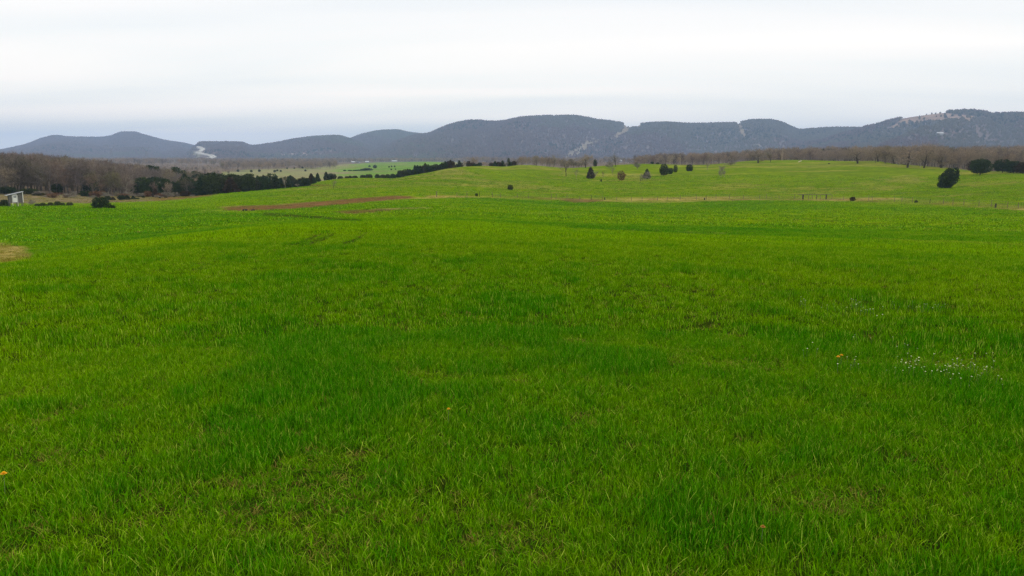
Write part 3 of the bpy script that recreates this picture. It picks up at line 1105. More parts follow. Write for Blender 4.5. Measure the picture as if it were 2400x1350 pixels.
def joined(name, leaf=None, bark=None, tag_name=None):
    """trunk and crown of a prototype as one mesh, for woods seen as a mass"""
    p = PRO[name]
    (a, ta), (b, tb) = p[4]
    V = np.concatenate([a, b])
    T = np.concatenate([np.array(ta), np.array(tb) + len(a)])
    me = tri_mesh(name + (tag_name or '_whole'), V, T, [M[bark or p[5]], M[leaf or p[6]]])
    mi = np.concatenate([np.zeros(len(ta), np.int32), np.ones(len(tb), np.int32)])
    me.polygons.foreach_set('material_index', mi)
    return me


for i in range(5):
    register('bare_%d' % i, bare_tree(100 + i, 11, 0.68 + 0.06 * (i % 3), first=0.30, r0=0.20, depth=3, kids=4, twigs=4, twig_len=1.0, twig_w=0.055), 'bark_mid', 'twig')
for i in range(3):
    register('oak_%d' % i, bare_tree(200 + i, 13, 1.02, first=0.18, r0=0.46, depth=4, kids=4, twigs=2, twig_len=0.9, twig_w=0.05, gnarl=0.3), 'bark_dark', 'twig_right')
for i in range(2):
    register('shrub_%d' % i, bare_tree(300 + i, 4, 0.85, first=0.05, r0=0.07, depth=3, kids=4, twigs=5, twig_len=0.5, twig_w=0.04), 'bark', 'twig_grey')
register('slim_0', bare_tree(400, 8, 0.5, first=0.3, r0=0.16, depth=2, kids=5, twigs=6, twig_len=0.7, twig_w=0.045), 'bark_dark', 'twig_grey')
register('slim_1', bare_tree(401, 8, 0.6, first=0.35, r0=0.14, depth=3, kids=3, twigs=4, twig_len=0.7, twig_w=0.04), 'bark', 'twig_grey')
recolour('pale_0', 'bare_1', 'bark_pale', 'twig_pale')
recolour('pale_1', 'oak_1', 'bark_pale', 'twig_pale')
recolour('pale_slim', 'slim_1', 'bark_pale', 'twig_pale')
recolour('right_0', 'bare_0', 'bark', 'twig_right')
recolour('right_1', 'bare_2', 'bark', 'twig_right')
recolour('right_2', 'bare_3', 'bark_pale', 'twig_right')
register('cedar_cone_0', cedar_tree(500, 6, 3.6, 'cone', 1500, 0.38), 'bark_dark', 'cedar')
register('cedar_cone_1', cedar_tree(501, 7, 3.4, 'cone', 1500, 0.40), 'bark_dark', 'cedar')
register('cedar_oval_0', cedar_tree(502, 7, 4.2, 'oval', 1700, 0.40), 'bark_dark', 'cedar')
register('cedar_oval_1', cedar_tree(503, 6, 4.4, 'oval', 1700, 0.42, 0.12), 'bark_dark', 'cedar')
register('cedar_dome', cedar_tree(504, 4, 5.4, 'dome', 1800, 0.36, 0.0), 'bark_dark', 'cedar')
register('cedar_column', cedar_tree(505, 6, 2.4, 'oval', 1100, 0.32, 0.03), 'bark_dark', 'cedar')
register('cedar_block', cedar_tree(506, 5, 4.6, 'block', 1700, 0.36, 0.0), 'bark_dark', 'cedar')
register('cedar_lean', cedar_tree(507, 6.6, 4.6, 'oval', 4200, 0.30, 0.03, (0.36, 0.05), 0.2), 'bark_dark', 'cedar')
register('cedar_high', cedar_tree(508, 6, 5.6, 'block', 2600, 0.38, 0.12, (0, 0), 0.22), 'bark_dark', 'cedar')
recolour('cedar_brown', 'cedar_cone_1', 'bark_dark', 'cedar_brown')
recolour('cedar_brown_oval', 'cedar_oval_0', 'bark_dark', 'cedar_brown')
register('russet', cedar_tree(509, 5, 3.6, 'oval', 700, 0.36, 0.1), 'bark_dark', 'twig_red')


def add_tree(proto, p, h, w=None, rz=None, name='bare_tree', label=None, cat='tree', group=None, sink=0.05):
    tm, cm, ph, pw = PRO[proto][:4]
    s = h / ph
    sx = (w / pw) if w else s
    e = empty(name, (p[0], p[1], p[2] - sink), random.uniform(0, 6.28) if rz is None else rz)
    e.scale = (sx, sx, s)
    obj('trunk', tm, e)
    obj('crown', cm, e)
    return tag(e, label, cat, group)


def px_tree(proto, x, y, hp, wp, label, name='bare_tree', cat='tree', group=None, r=None, rz=None):
    """a tree whose foot is seen at (x, y), or stands r metres away on that bearing; hp, wp: height and width in the photo"""
    if r is None:
        p, r = at(x, y)
    else:
        p = at_r(x, r)
        _, sl = az_slope(x, y - hp)
        top = EYE + sl * r
        hp = max(3.0, (top - p.z) * F / r)
    # keep w in world units
    return add_tree(proto, p, hp * r / F * 0.985, wp * r / F, rz, name, label, cat, group)


ORD = ['first', 'second', 'third', 'fourth', 'fifth', 'sixth', 'seventh', 'eighth', 'ninth', 'tenth', 'eleventh', 'twelfth', 'thirteenth', 'fourteenth', 'fifteenth', 'sixteenth', 'seventeenth',
       'eighteenth', 'nineteenth', 'twentieth', 'twenty-first', 'twenty-second', 'twenty-third']


def number(group, text):
    """members of a row get their place in it, counted from the left"""
    row = [o for o in COL.objects if o.get('group') == group]
    row.sort(key=lambda o: o.location.x / o.location.y)
    for k, o in enumerate(row):
        o['label'] = text % ORD[k]


# -- left edge: cedars on the field and along the dry strip
px_tree('cedar_dome', 237, 487.5, 25, 36, 'dark round-topped cedar alone on the left green field edge', 'cedar_tree', rz=0.4)
px_tree('cedar_dome', 263, 488, 8, 13, 'knee-high cedar seedling right beside the round-topped cedar', 'cedar_tree', rz=1.4)
for x, h, w, lab in ((80, 7, 13, 'low cedar at the shed end of the row of bushes'), (93, 9, 14, 'second low cedar of the row right of the shed'), (110, 10, 14, 'third low cedar of the row right of the shed'),
                     (128, 13, 15, 'tallest low cedar in the row right of the shed'), (139, 9, 10, 'narrow low cedar beside the tallest of the row'), (156, 10, 15, 'low cedar at the end of the row farthest from the shed')):
    px_tree('cedar_dome', x, 483, h, w, lab, 'cedar_bush', 'bush', 'row of low cedars right of the shed', r=206 + x * 0.02)
for x, y, h, w, pr, lab in ((247, 470, 12, 14, 'cedar_dome', 'small cedar just behind the round-topped cedar'), (259, 470, 9, 11, 'cedar_brown', 'brownish seedling cedar on the dry strip'),
                            (279, 470, 14, 15, 'cedar_oval_1', 'greenest of the small cedars on the dry strip'), (293, 469, 13, 15, 'cedar_cone_0', 'conical small cedar right of the greenest one'),
                            (307, 468, 10, 10, 'cedar_cone_1', 'pointed small cedar on the dry strip'), (317, 468, 5, 8, 'cedar_dome', 'lowest cedar tuft on the dry strip'),
                            (331, 464, 6, 6, 'cedar_dome', 'tiny dark cedar at the start of the brown strip'), (360, 460, 20, 13, 'cedar_brown', 'bronzed cedar standing before the evergreen wood'),
                            (384, 465, 4, 7, 'cedar_dome', 'dark tuft on the brown strip below the wood'), (370, 466, 4, 5, 'cedar_dome', 'small round tuft on the brown strip'),
                            (404, 464, 4, 4, 'cedar_dome', 'smallest dark tuft on the brown strip'), (431, 462, 16, 22, 'cedar_brown_oval', 'olive-brown cedar at the wood edge by a pale shrub')):
    px_tree(pr, x, y, h, w, lab, 'cedar_bush', 'bush', r=252 + (470 - y) * 3)
px_tree('shrub_1', 446, 461, 6, 14, 'pale bare shrub at the wood edge beside an olive cedar', 'bare_shrub', 'shrub', r=262)
px_tree('shrub_0', 64, 482, 15, 20, 'bare pinkish shrub just right of the raised shed', 'bare_shrub', 'shrub', r=230)
px_tree('shrub_1', 160, 478, 26, 30, 'russet bare shrub on the dry strip before the brown wood', 'bare_shrub', 'shrub', r=268)
px_tree('pale_1', 288, 458, 56, 48, 'pale spreading bare tree at the edge of the left wood', r=300)
px_tree('pale_0', 335, 462, 30, 22, 'pale slender bare tree before the dark evergreens', r=305)
px_tree('pale_0', 250, 458, 52, 30, 'pale upright bare tree left of the pale spreading one', r=305)
px_tree('pale_slim', 667, 446, 36, 14, 'pale thin bare trunk before the evergreens', r=266)
px_tree('slim_1', 697, 443, 14, 16, 'small grey bare tree at the end of the evergreen wood', r=272)
px_tree('slim_0', 781, 442, 21, 12, 'thin dark bare tree alone on the left pasture')

random.seed(17)
for i in range(60):
    x = random.uniform(30, 420)
    px_tree(random.choice(['shrub_0', 'shrub_1', 'russet', 'bare_2']), x, 465, random.uniform(4, 20), random.uniform(12, 24), 'brown thicket shrub at the foot of the left wood', 'bare_shrub', 'shrub',
            'thicket shrubs under the left wood', r=random.uniform(268, 296))
# dark evergreens standing in the brown wood on the left
for x, top, r, w, pr in ((208, 418, 300, 34, 'cedar_oval_0'), (196, 446, 282, 24, 'cedar_oval_1'), (130, 428, 300, 22, 'cedar_oval_0'), (62, 440, 290, 34, 'cedar_oval_1'), (10, 436, 285, 36, 'cedar_oval_1'),
                         (85, 452, 280, 26, 'cedar_oval_0'), (2, 466, 215, 20, 'cedar_dome'), (215, 452, 280, 24, 'cedar_dome'), (232, 448, 292, 22, 'cedar_oval_1')):
    px_tree(pr, x, top + 10, 10, w, 'dark evergreen standing among the bare trees of the left wood', 'cedar_tree', 'tree', 'evergreens in the left bare wood', r=r)

# the bare wood on the left: nearest and tallest trees singly
random.seed(21)
for i in range(150):
    x = random.uniform(-25, 320) if i < 120 else random.uniform(300, 470)
    r = random.uniform(295, 440) if x < 305 else random.uniform(395, 450)
    top = np.interp(x, [-30, 0, 80, 200, 300, 400, 480], [351, 351, 353, 366, 379, 391, 399])
    p = at_r(x, r)
    zt = EYE + az_slope(x, top)[1] * 435
    h = min(random.uniform(9.5, 13.5), max(5.0, (EYE + az_slope(x, top + random.uniform(-4, 10))[1] * r) - p.z))
    add_tree('bare_%d' % (i % 5), p, h, h * random.uniform(0.65, 1.0), None, 'bare_tree', 'leafless brown tree in the dense left hillside wood', 'tree', 'bare trees of the left wood')
# the evergreen wood, left of centre
random.seed(22)
for i in range(230):
    x = random.uniform(312, 735)
    r = random.uniform(278, 400)
    lim = np.interp(x, [310, 340, 400, 470, 540, 620, 700, 735], [422, 408, 412, 402, 399, 406, 413, 420])
    p = at_r(x, r)
    if x < 440 and r < 292:
        r = 300
        p = at_r(x, r)
    if x > 690:
        r = random.uniform(295, 345)
        p = at_r(x, r)
    top = EYE + az_slope(x, lim + random.choice([0, 3, 8, 14, 20]) + random.uniform(-3, 5))[1] * r
    h = top - p.z
    h = max(3.0, min(h, random.uniform(5.0, 9.5)))
    pr = random.choice(['cedar_cone_0', 'cedar_cone_1', 'cedar_oval_0', 'cedar_oval_1', 'cedar_oval_1', 'cedar_column', 'cedar_brown' if random.random() < .5 else 'cedar_oval_0'])
    add_tree(pr, p, h, h * random.uniform(0.55, 0.95), None, 'cedar_tree', 'dark cedar in the dense evergreen wood left of centre', 'tree', 'cedars of the evergreen wood')
for i in range(26):
    x = random.uniform(318, 640)
    r = random.uniform(285, 380)
    p = at_r(x, r)
    top = EYE + az_slope(x, np.interp(x, [310, 640], [405, 408]) + random.uniform(0, 22))[1] * r
    h = max(4.0, min(top - p.z, 9.0))
    add_tree(random.choice(['bare_0', 'bare_3', 'pale_0', 'right_1']), p, h, h * random.uniform(0.5, 0.8), None, 'bare_tree', 'pale bare tree showing between the cedars of the evergreen wood', 'tree',
             'bare trees among the cedars')
# the tall tips above that wood
for x, y, w in ((348, 383, 9), (358, 384, 9), (368, 386, 8), (413, 387, 12), (431, 395, 7), (455, 397, 7), (464, 400, 7)):
    px_tree('cedar_oval_0', x, y + 10, 10, w * 2.2, 'tall evergreen whose tip shows above the bare wood', 'cedar_tree', 'tree', 'evergreen tips above the left wood', r=430)

# cedars stepping up the far pasture's left rim
for x, y, h, w, pr, lab in ((705, 436, 20, 20, 'cedar_brown_oval', 'brownish cedar where the evergreen wood meets the pasture rim'), (716, 433, 18, 18, 'cedar_oval_0', 'dark cedar second along the pasture rim'),
                            (729, 430, 25, 18, 'cedar_brown', 'bronzed pointed cedar on the pasture rim'), (744, 426, 22, 13, 'cedar_cone_0', 'clean conical cedar on the pasture rim'),
                            (764, 422, 21, 14, 'cedar_cone_1', 'pointed cedar in the pair on the pasture rim'), (773, 421, 16, 14, 'cedar_oval_0', 'rounder cedar inside the pair on the rim'),
                            (782, 420, 14, 12, 'cedar_oval_1', 'last round cedar of the stepped rim group')):
    px_tree(pr, x, y, h, w, lab, 'cedar_tree', r=338)
for x, h, w in ((797, 5, 13), (812, 5, 10), (820, 6, 8), (831, 6, 14), (850, 8, 14), (864, 10, 18), (884, 10, 12), (897, 9, 14), (908, 10, 12), (920, 11, 14)):
    px_tree('cedar_dome', x, 417, h, w, 'low dark cedar in the broken hedge behind the pasture dip', 'cedar_bush', 'bush', 'broken hedge behind the dip', r=354)
random.seed(31)
for i, x in enumerate(list(np.linspace(931, 1056, 22))):
    base = np.interp(x, [930, 1000, 1060], [416, 404, 394])
    h = random.uniform(13, 24) * (0.75 if x < 945 else 1)
    px_tree(random.choice(['cedar_cone_0', 'cedar_cone_1', 'cedar_oval_0', 'cedar_brown', 'cedar_oval_1']), x, base, h, random.uniform(12, 18), 'dark cedar in the hedgerow climbing the pasture crest', 'cedar_tree', 'tree',
            'cedars in the climbing hedgerow', r=random.uniform(356, 372))
for i, x in enumerate(list(np.linspace(1062, 1205, 17))):
    px_tree(random.choice(['cedar_cone_0', 'cedar_oval_0', 'cedar_brown_oval', 'shrub_0', 'cedar_cone_1', 'right_0']), x, 390, random.choice([7, 10, 12, 14]), random.uniform(9, 15),
            'small mixed tree in the hedge along the rounded hilltop', 'hedge_tree', 'tree', 'hedge along the rounded hilltop', r=random.uniform(385, 400))
for x, y, h, w, pr, lab, r in ((1077, 393, 19, 9, 'cedar_column', 'narrow dark cedar tip above the hilltop hedge', 392), (1178, 390, 15, 14, 'cedar_cone_0', 'dark cedar at the right part of the hilltop hedge', 405),
                               (1192, 388, 19, 8, 'cedar_column', 'slim cedar spire beside the bare thicket', 408)):
    px_tree(pr, x, y, h, w, lab, 'cedar_tree', r=r)
px_tree('oak_0', 1109, 390, 30, 30, 'round-crowned bare tree above the hilltop hedge', r=405)
# bare thicket behind the crest
random.seed(33)
for i in range(46):
    x = random.uniform(1205, 1372)
    top = np.interp(x, [1205, 1225, 1280, 1330, 1372], [376, 362, 363, 374, 380])
    px_tree(random.choice(['right_0', 'right_1', 'right_2', 'bare_4']), x, top + 10, 10 + random.uniform(-3, 2), random.uniform(13, 20), 'slender bare tree in the thicket behind the centre crest', 'bare_tree', 'tree',
            'thicket behind the centre crest', r=random.uniform(405, 440))
for x, y, h, w, pr, lab, r in ((1257, 388, 28, 16, 'slim_0', 'dark-trunked bare tree in the centre thicket', 400), (1300, 392, 36, 22, 'pale_slim', 'pale forked bare tree above the centre thicket', 412),
                               (1372, 404, 46, 36, 'oak_2', 'crooked bare oak below the thicket end', 395), (1345, 392, 22, 40, 'shrub_0', 'grey brush at the end of the thicket', 408)):
    px_tree(pr, x, y, h, w, lab, r=r)

# single trees on the far pasture
SINGLE = [
    ('slim_0', 1327, 413, 44, 26, 'tall dark bare tree, leftmost on the far pasture', 'bare_tree', None),
    ('slim_1', 1351, 420, 28, 15, 'thin bare tree left of the brownish pointed cedar', 'bare_tree', None),
    ('cedar_brown', 1384, 419, 29, 20, 'brownish pointed cedar in the pasture hollow', 'cedar_tree', None),
    ('slim_1', 1394, 421, 24, 20, 'grey bare tree touching the brownish pointed cedar', 'bare_tree', None),
    ('cedar_column', 1395, 390, 17, 10, 'dark oval cedar standing alone on the crest', 'cedar_tree', None),
    ('slim_1', 1413, 419, 21, 9, 'bare sapling between the pointed and the russet tree', 'bare_tree', None),
    ('shrub_1', 1427, 395, 17, 24, 'bushy bare tree on the crest beside the dark oval cedar', 'bare_tree', None),
    ('slim_1', 1436, 411, 22, 14, 'olive bare tree in the middle of the pasture hollow', 'bare_tree', None),
    ('slim_0', 1443, 386, 28, 20, 'bare tree standing up from the crest against the mountain', 'bare_tree', 400),
    ('russet', 1456, 424, 25, 20, 'russet leafy tree in the pasture hollow', 'russet_tree', None),
    ('shrub_0', 1494, 397, 19, 22, 'low wide bare tree on the crest right of centre', 'bare_tree', None),
    ('slim_0', 1501, 428, 24, 7, 'leaning dark trunk just left of the grey round tree', 'bare_tree', None),
    ('shrub_1', 1514, 424, 24, 25, 'grey round bare tree with a dark cedar behind it', 'bare_tree', None),
    ('cedar_cone_0', 1516, 419, 24, 18, 'dark cedar behind the grey round tree', 'cedar_tree', None),
    ('cedar_oval_1', 1556, 413, 30, 20, 'big dark cedar on a pale trunk, largest of its three', 'cedar_tree', None),
    ('cedar_oval_0', 1571, 408, 15, 13, 'small dark cedar touching the big one on its right', 'cedar_tree', None),
    ('pale_slim', 1568, 402, 42, 30, 'pale bare tree rising behind the three dark cedars', 'bare_tree', 420),
    ('cedar_column', 1583, 404, 18, 10, 'narrow dark cedar, right one of the three', 'cedar_tree', None),
    ('cedar_block', 1616, 401, 16, 16, 'squarish dark cedar alone right of the three', 'cedar_tree', None),
    ('slim_1', 1658, 399, 20, 16, 'bare tree on the slope right of the squarish cedar', 'bare_tree', None),
    ('shrub_1', 1690, 416, 29, 20, 'misty grey bare tree on the open green slope', 'bare_tree', None),
    ('shrub_0', 1713, 389, 10, 26, 'low crooked bare thorn at the edge of the pasture rise', 'bare_tree', None),
    ('oak_0', 1777, 382, 38, 44, 'big spreading bare oak on the crest right of centre', 'oak_tree', None),
    ('slim_0', 1806, 380, 28, 18, 'dark bare tree beside the big spreading oak', 'bare_tree', None),
    ('oak_2', 2010, 383, 38, 54, 'wide bare oak with a forked dark trunk on the crest', 'oak_tree', None),
    ('oak_1', 2056, 385, 46, 52, 'broad bare oak, first of the grove right of the forked oak', 'oak_tree', 432),
    ('oak_0', 2127, 393, 58, 56, 'tall bare oak with a pale foot in front of the grove', 'oak_tree', None),
    ('oak_2', 2165, 394, 58, 46, 'tall bare oak right of the pale-footed one', 'oak_tree', None),
    ('oak_1', 2095, 390, 50, 50, 'bare oak in the middle of the grove', 'oak_tree', 425),
    ('oak_0', 2205, 396, 52, 52, 'bare oak at the right end of the grove', 'oak_tree', 408),
    ('cedar_lean', 2213, 441, 44, 38, 'dark lopsided cedar leaning right on the open pasture', 'cedar_tree', None),
    ('cedar_high', 2297, 410, 34, 38, 'dark spreading cedar on a short trunk by the right wood', 'cedar_tree', None),
    ('cedar_oval_1', 2350, 409, 38, 36, 'dark cedar at the left end of the right edge clump', 'cedar_tree', 352),
    ('cedar_oval_0', 2376, 411, 36, 34, 'dark cedar in the middle of the right edge clump', 'cedar_tree', 345),
    ('cedar_brown_oval', 2398, 412, 34, 30, 'bronzed cedar cut by the right edge of the picture', 'cedar_tree', 342),
    ('cedar_brown_oval', 2283, 404, 30, 26, 'bronzed cedar just behind the dark spreading cedar', 'cedar_tree', 375),
    ('cedar_block', 1196, 445, 13, 14, 'round dark bush alone on the mid pasture', 'cedar_bush', None),
    ('cedar_block', 1117, 460, 8, 7, 'small dark bush on the fence line left of centre', 'cedar_bush', None),
    ('cedar_brown_oval', 1998, 471, 10, 12, 'brown squat bush on the fence line by the brace', 'cedar_bush', None),
    ('cedar_dome', 2147, 475, 6, 7, 'tiny dark bush low on the right fence line', 'cedar_bush', None),
    ('cedar_column', 1409, 426, 7, 4, 'tiny dark cedar seedling below the bare sapling', 'cedar_bush', None),
    ('cedar_oval_1', 1528, 386, 8, 8, 'small dark cedar on the crest before the far wood', 'cedar_bush', 425),
    ('cedar_oval_0', 1541, 386, 6, 8, 'smaller round cedar on the crest before the far wood', 'cedar_bush', 425),
]
for k, (pr, x, y, h, w, lab, nm, r) in enumerate(SINGLE):
    px_tree(pr, x, y, h, w, lab, nm, 'bush' if 'bush' in nm else 'tree', None, r, rz=0.0 if pr == 'cedar_lean' else None)

# the right wood: nearest rows singly
random.seed(41)
for i in range(150):
    if i < 70:
        x = random.uniform(1500, 2060)
        r = random.uniform(560, 700)
        top = np.interp(x, [1500, 1560, 1700, 1800, 1900, 2060], [361, 360, 359, 347, 344, 345])
    else:
        x = random.uniform(2040, 2430)
        r = random.uniform(425, 540) if x < 2200 else random.uniform(385, 520)
        top = np.interp(x, [2040, 2060, 2100, 2200, 2300, 2430], [350, 341, 335, 338, 346, 348])
    p = at_r(x, r)
    h = (EYE + az_slope(x, top + random.uniform(-5, 9))[1] * r) - p.z
    h = min(max(h, 5.5), 16)
    add_tree(random.choice(['right_0', 'right_1', 'right_2', 'bare_4', 'bare_1']), p, h, h * random.uniform(0.5, 0.75), None, 'bare_tree',
             'slender bare tree in the brown wood behind the right pasture', 'tree', 'bare trees of the right wood')

for i in range(16):
    x = random.uniform(1800, 1985)
    px_tree(random.choice(['cedar_oval_0', 'cedar_cone_1', 'cedar_oval_1']), x, 354 + random.uniform(0, 6), 8, random.uniform(9, 14), 'dark pine top in the right wood above the pole', 'pine_tree', 'tree',
            'dark pines in the right wood', r=random.uniform(690, 800))
# ------------------------------------------------------------------ woods too thick to count
bare_whole = [joined('bare_%d' % i) for i in range(5)]
right_whole = [joined('right_%d' % i, 'twig_right') for i in range(3)] + [joined('bare_4', 'twig')]
cedar_whole = [joined(k) for k in ('cedar_cone_0', 'cedar_oval_0', 'cedar_oval_1')]


def wood(name, label, xs, rs, n, hs, protos, thin=1.0, seed=1, tops=None, clear=None):
    g = np.random.default_rng(seed)
    x = xs[0] + (xs[1] - xs[0]) * g.random(n)
    r = np.sqrt(rs[0] ** 2 + (rs[1] ** 2 - rs[0] ** 2) * g.random(n))
    az = az_slope(x, 400)[0]
    P = np.stack([r * np.sin(az), r * np.cos(az)], -1)
    z = land(P[:, 0], P[:, 1])
    if clear:
        r = np.where((x > clear[0]) & (x < clear[1]) & (r < clear[2]), r * 0.2 + clear[2], r)
        P = np.stack([r * np.sin(az), r * np.cos(az)], -1)
        z = land(P[:, 0], P[:, 1])
    if name == 'left_wood':
        r = np.where((x > 305) & (r < 390), r + 90, r)
        P = np.stack([r * np.sin(az), r * np.cos(az)], -1)
        z = land(P[:, 0], P[:, 1])
    h = hs[0] + (hs[1] - hs[0]) * g.random(n)
    if tops is not None:
        lim = np.interp(x, tops[0], tops[1]) + 16 * g.random(n) ** 1.5 - 3
        h = np.clip((EYE + az_slope(x, lim)[1] * r) - z, 2.5, h)
    P = np.concatenate([P, z[:, None] - 0.1], 1)
    s = h / 11.0
    return scatter(name, P, g.random(n) * 6.28, np.stack([s * (0.9 + .3 * g.random(n))] * 2 + [s], -1), g.integers(0, len(protos), n), protos, label=label, cat='wood')


wood('left_wood', 'brown leafless wood massed over the left hillside', (-220, 500), (292, 470), 680, (5, 13.5), bare_whole, seed=2,
     tops=([-220, 0, 80, 200, 300, 400, 480], [352, 352, 354, 368, 381, 393, 402]))
wood('right_wood', 'brown leafless wood massed behind the right pasture', (1490, 2560), (560, 900), 1100, (9, 17), right_whole, seed=3,
     tops=([1490, 1560, 1700, 1800, 1900, 2060, 2300, 2560], [363, 357, 355, 344, 341, 340, 338, 336]))
wood('far_right_wood', 'brown wood close behind the bare oaks at the right edge', (2040, 2560), (400, 560), 230, (9, 13), right_whole, seed=4,
     tops=([2040, 2060, 2100, 2200, 2300, 2560], [352, 345, 339, 341, 348, 350]))
wood('valley_wood', 'hazy bare woodland on the valley floor below the mountains', (-250, 2600), (1500, 2900), 5200, (9, 14), right_whole, seed=5, clear=(775, 1090, 2030))
wood('valley_wood', 'hazy bare woodland strip beyond the left wood', (-250, 540), (750, 1500), 900, (8, 12), bare_whole, seed=6, tops=([-250, 200, 300, 380, 450, 540], [372, 376, 384, 391, 393, 395]))
wood('valley_wood', 'grey bare woodland beyond the dull valley fields', (520, 790), (1050, 1700), 600, (6, 11), right_whole, seed=12)
wood('valley_wood', 'grey bare woodland behind the valley farmstead', (780, 1090), (2050, 2500), 420, (8, 12), right_whole, seed=13)
wood('valley_wood', 'bare woodland behind the centre crest below the main mountain', (1080, 1520), (900, 1700), 420, (7, 11), right_whole, seed=8,
     tops=([1080, 1520], [378, 372]))
# scattered valley cedars
for x, y, h in ((558, 403, 6), (589, 404, 6), (608, 403, 6), (644, 404, 6), (650, 402, 5), (658, 403, 5), (673, 396, 4), (690, 396, 4), (709, 395, 5), (716, 402, 5), (866, 392, 5), (879, 395, 9), (912, 393, 4), (918, 392, 4),
                (925, 392, 4), (917, 399, 4), (927, 398, 3)):
    px_tree('cedar_oval_1', x, y, h, h * 1.0, 'far single cedar dotting the valley fields', 'cedar_tree', 'tree', 'cedars dotting the valley')
for x, h in ((808, 3), (820, 5), (832, 6), (842, 7), (852, 9), (860, 11), (866, 9)):
    px_tree('cedar_oval_1', x, 404, h, h * 1.5 + 3, 'dark cedar in the clump above the valley green field', 'cedar_tree', 'tree', 'cedar clump by the valley green field', r=900)


number('broken hedge behind the dip', 'low dark cedar, %s from the left in the broken hedge behind the dip')
number('cedars in the climbing hedgerow', 'dark cedar, %s from the left in the hedgerow climbing the crest')
number('hedge along the rounded hilltop', 'small hedge tree, %s from the left along the rounded hilltop')
number('cedars dotting the valley', 'far single cedar, %s from the left among those dotting the valley')
number('cedar clump by the valley green field', 'dark cedar, %s from the left in the clump above the valley green field')
number('evergreen tips above the left wood', 'evergreen tip, %s from the left above the bare wood')
number('evergreens in the left bare wood', 'dark evergreen, %s from the left among the bare trees behind the shed')
number('dark pines in the right wood', 'dark pine top, %s from the left in the right wood above the pole')


# mountain forest: upright brush-like crowns, one proto set, tens of thousands of instances
def hill_proto(seed, mat, pine=False):
    g = np.random.default_rng(seed)
    V, T = [], []
    for i in range(26):
        a = g.random() * 6.28
        rr = 4.2 * math.sqrt(g.random())
        x, y = rr * math.cos(a), rr * math.sin(a)
        top = TREE_H * (1 - 0.35 * (rr / 4.2) ** 2) * (0.75 + 0.35 * g.random())
        b = g.random() * 6.28
        s = np.array((math.cos(b), math.sin(b), 0)) * (0.9 + 0.7 * g.random())
        lo = top * (0.1 + 0.45 * g.random())
        k = len(V)
        if pine:
            V += [np.array((x, y, lo * .3)) - s * 1.3, np.array((x, y, lo * .3)) + s * 1.3, np.array((x * .6, y * .6, top * 1.05))]
        else:
            V += [np.array((x * .55, y * .55, lo * 0.5)), np.array((x, y, top)) - s, np.array((x, y, top * 0.93)) + s]
        T.append((k, k + 1, k + 2))
    return tri_mesh('hill_tree', np.array(V), T, [mat])


HP = np.concatenate(hill_pts)
hn = fbm(HP[:, 0] / 350, HP[:, 1] / 350, 77, 3)
hm = fbm(HP[:, 0] / 500, HP[:, 1] / 500, 79, 4) + 0.25 * smooth(20, 200, HP[:, 2]) + 0.12 * (rng.random(len(HP)) - .5)
pines = (hn > 0.62) & (rng.random(len(HP)) < 0.4) | (rng.random(len(HP)) < 0.02)
protos = [hill_proto(k, M['hill_tree']) for k in range(3)] + [hill_proto(k, M['hill_olive']) for k in range(3)] + [hill_proto(9, M['hill_pine'], True)]
scatter('mountain_forest', HP, rng.random(len(HP)) * 6.28, 0.75 + 0.55 * rng.random(len(HP)), np.where(pines, 6, rng.integers(0, 3, len(HP)) + 3 * (hm > 0.62)), protos,
        label='leafless forest covering the long blue mountain ridges', cat='forest')
print('hill trees', len(HP))


def on_hill(nm, x, y):
    """where a pixel of the photograph meets a mountain slope"""
    az_k, height, rd = HILLS[nm]
    az, sl = az_slope(x, y)
    s = np.linspace(-1, 0.0, 500)
    P = height(np.full(500, float(az)), s)
    rr = np.hypot(P[:, 0], P[:, 1])
    d = P[:, 2] - (EYE + sl * rr)
    k = int(np.argmax(d > 0)) if (d > 0).any() else 499
    return Vector(P[k])


# the winding concrete highway in its cut, two carriageways
def ribbon(name, nm, pts, width, lift=3.0):
    ps = []
    for (x0, y0), (x1, y1) in zip(pts[:-1], pts[1:]):
        for t in np.linspace(0, 1, 7)[:-1]:
            ps.append(on_hill(nm, x0 + (x1 - x0) * t, y0 + (y1 - y0) * t))
    ps.append(on_hill(nm, *pts[-1]))
    V, Fc = [], []
    for i, p in enumerate(ps):
        d = (ps[min(i + 1, len(ps) - 1)] - ps[max(i - 1, 0)])
        d.z = 0
        d.normalize()
        n = Vector((-d.y, d.x, 0)) * width / 2
        for q in (p - n, p + n):
            V.append((q.x, q.y, p.z + lift))
        for q in (p - n * 1.1, p + n * 1.1):
            V.append((q.x, q.y, p.z - 8))
    for i in range(len(ps) - 1):
        a, b = i * 4, i * 4 + 4
        Fc += [(a, a + 1, b + 1, b), (a + 2, a, b, b + 2), (a + 1, a + 3, b + 3, b + 1)]
    return tag(obj(name, mesh_from(name, V, Fc, mats=[M['concrete_road']])), kind='structure')


for rd_ in ROADS:
    ribbon('highway_road', 'left', rd_, 8.5, 4.0)


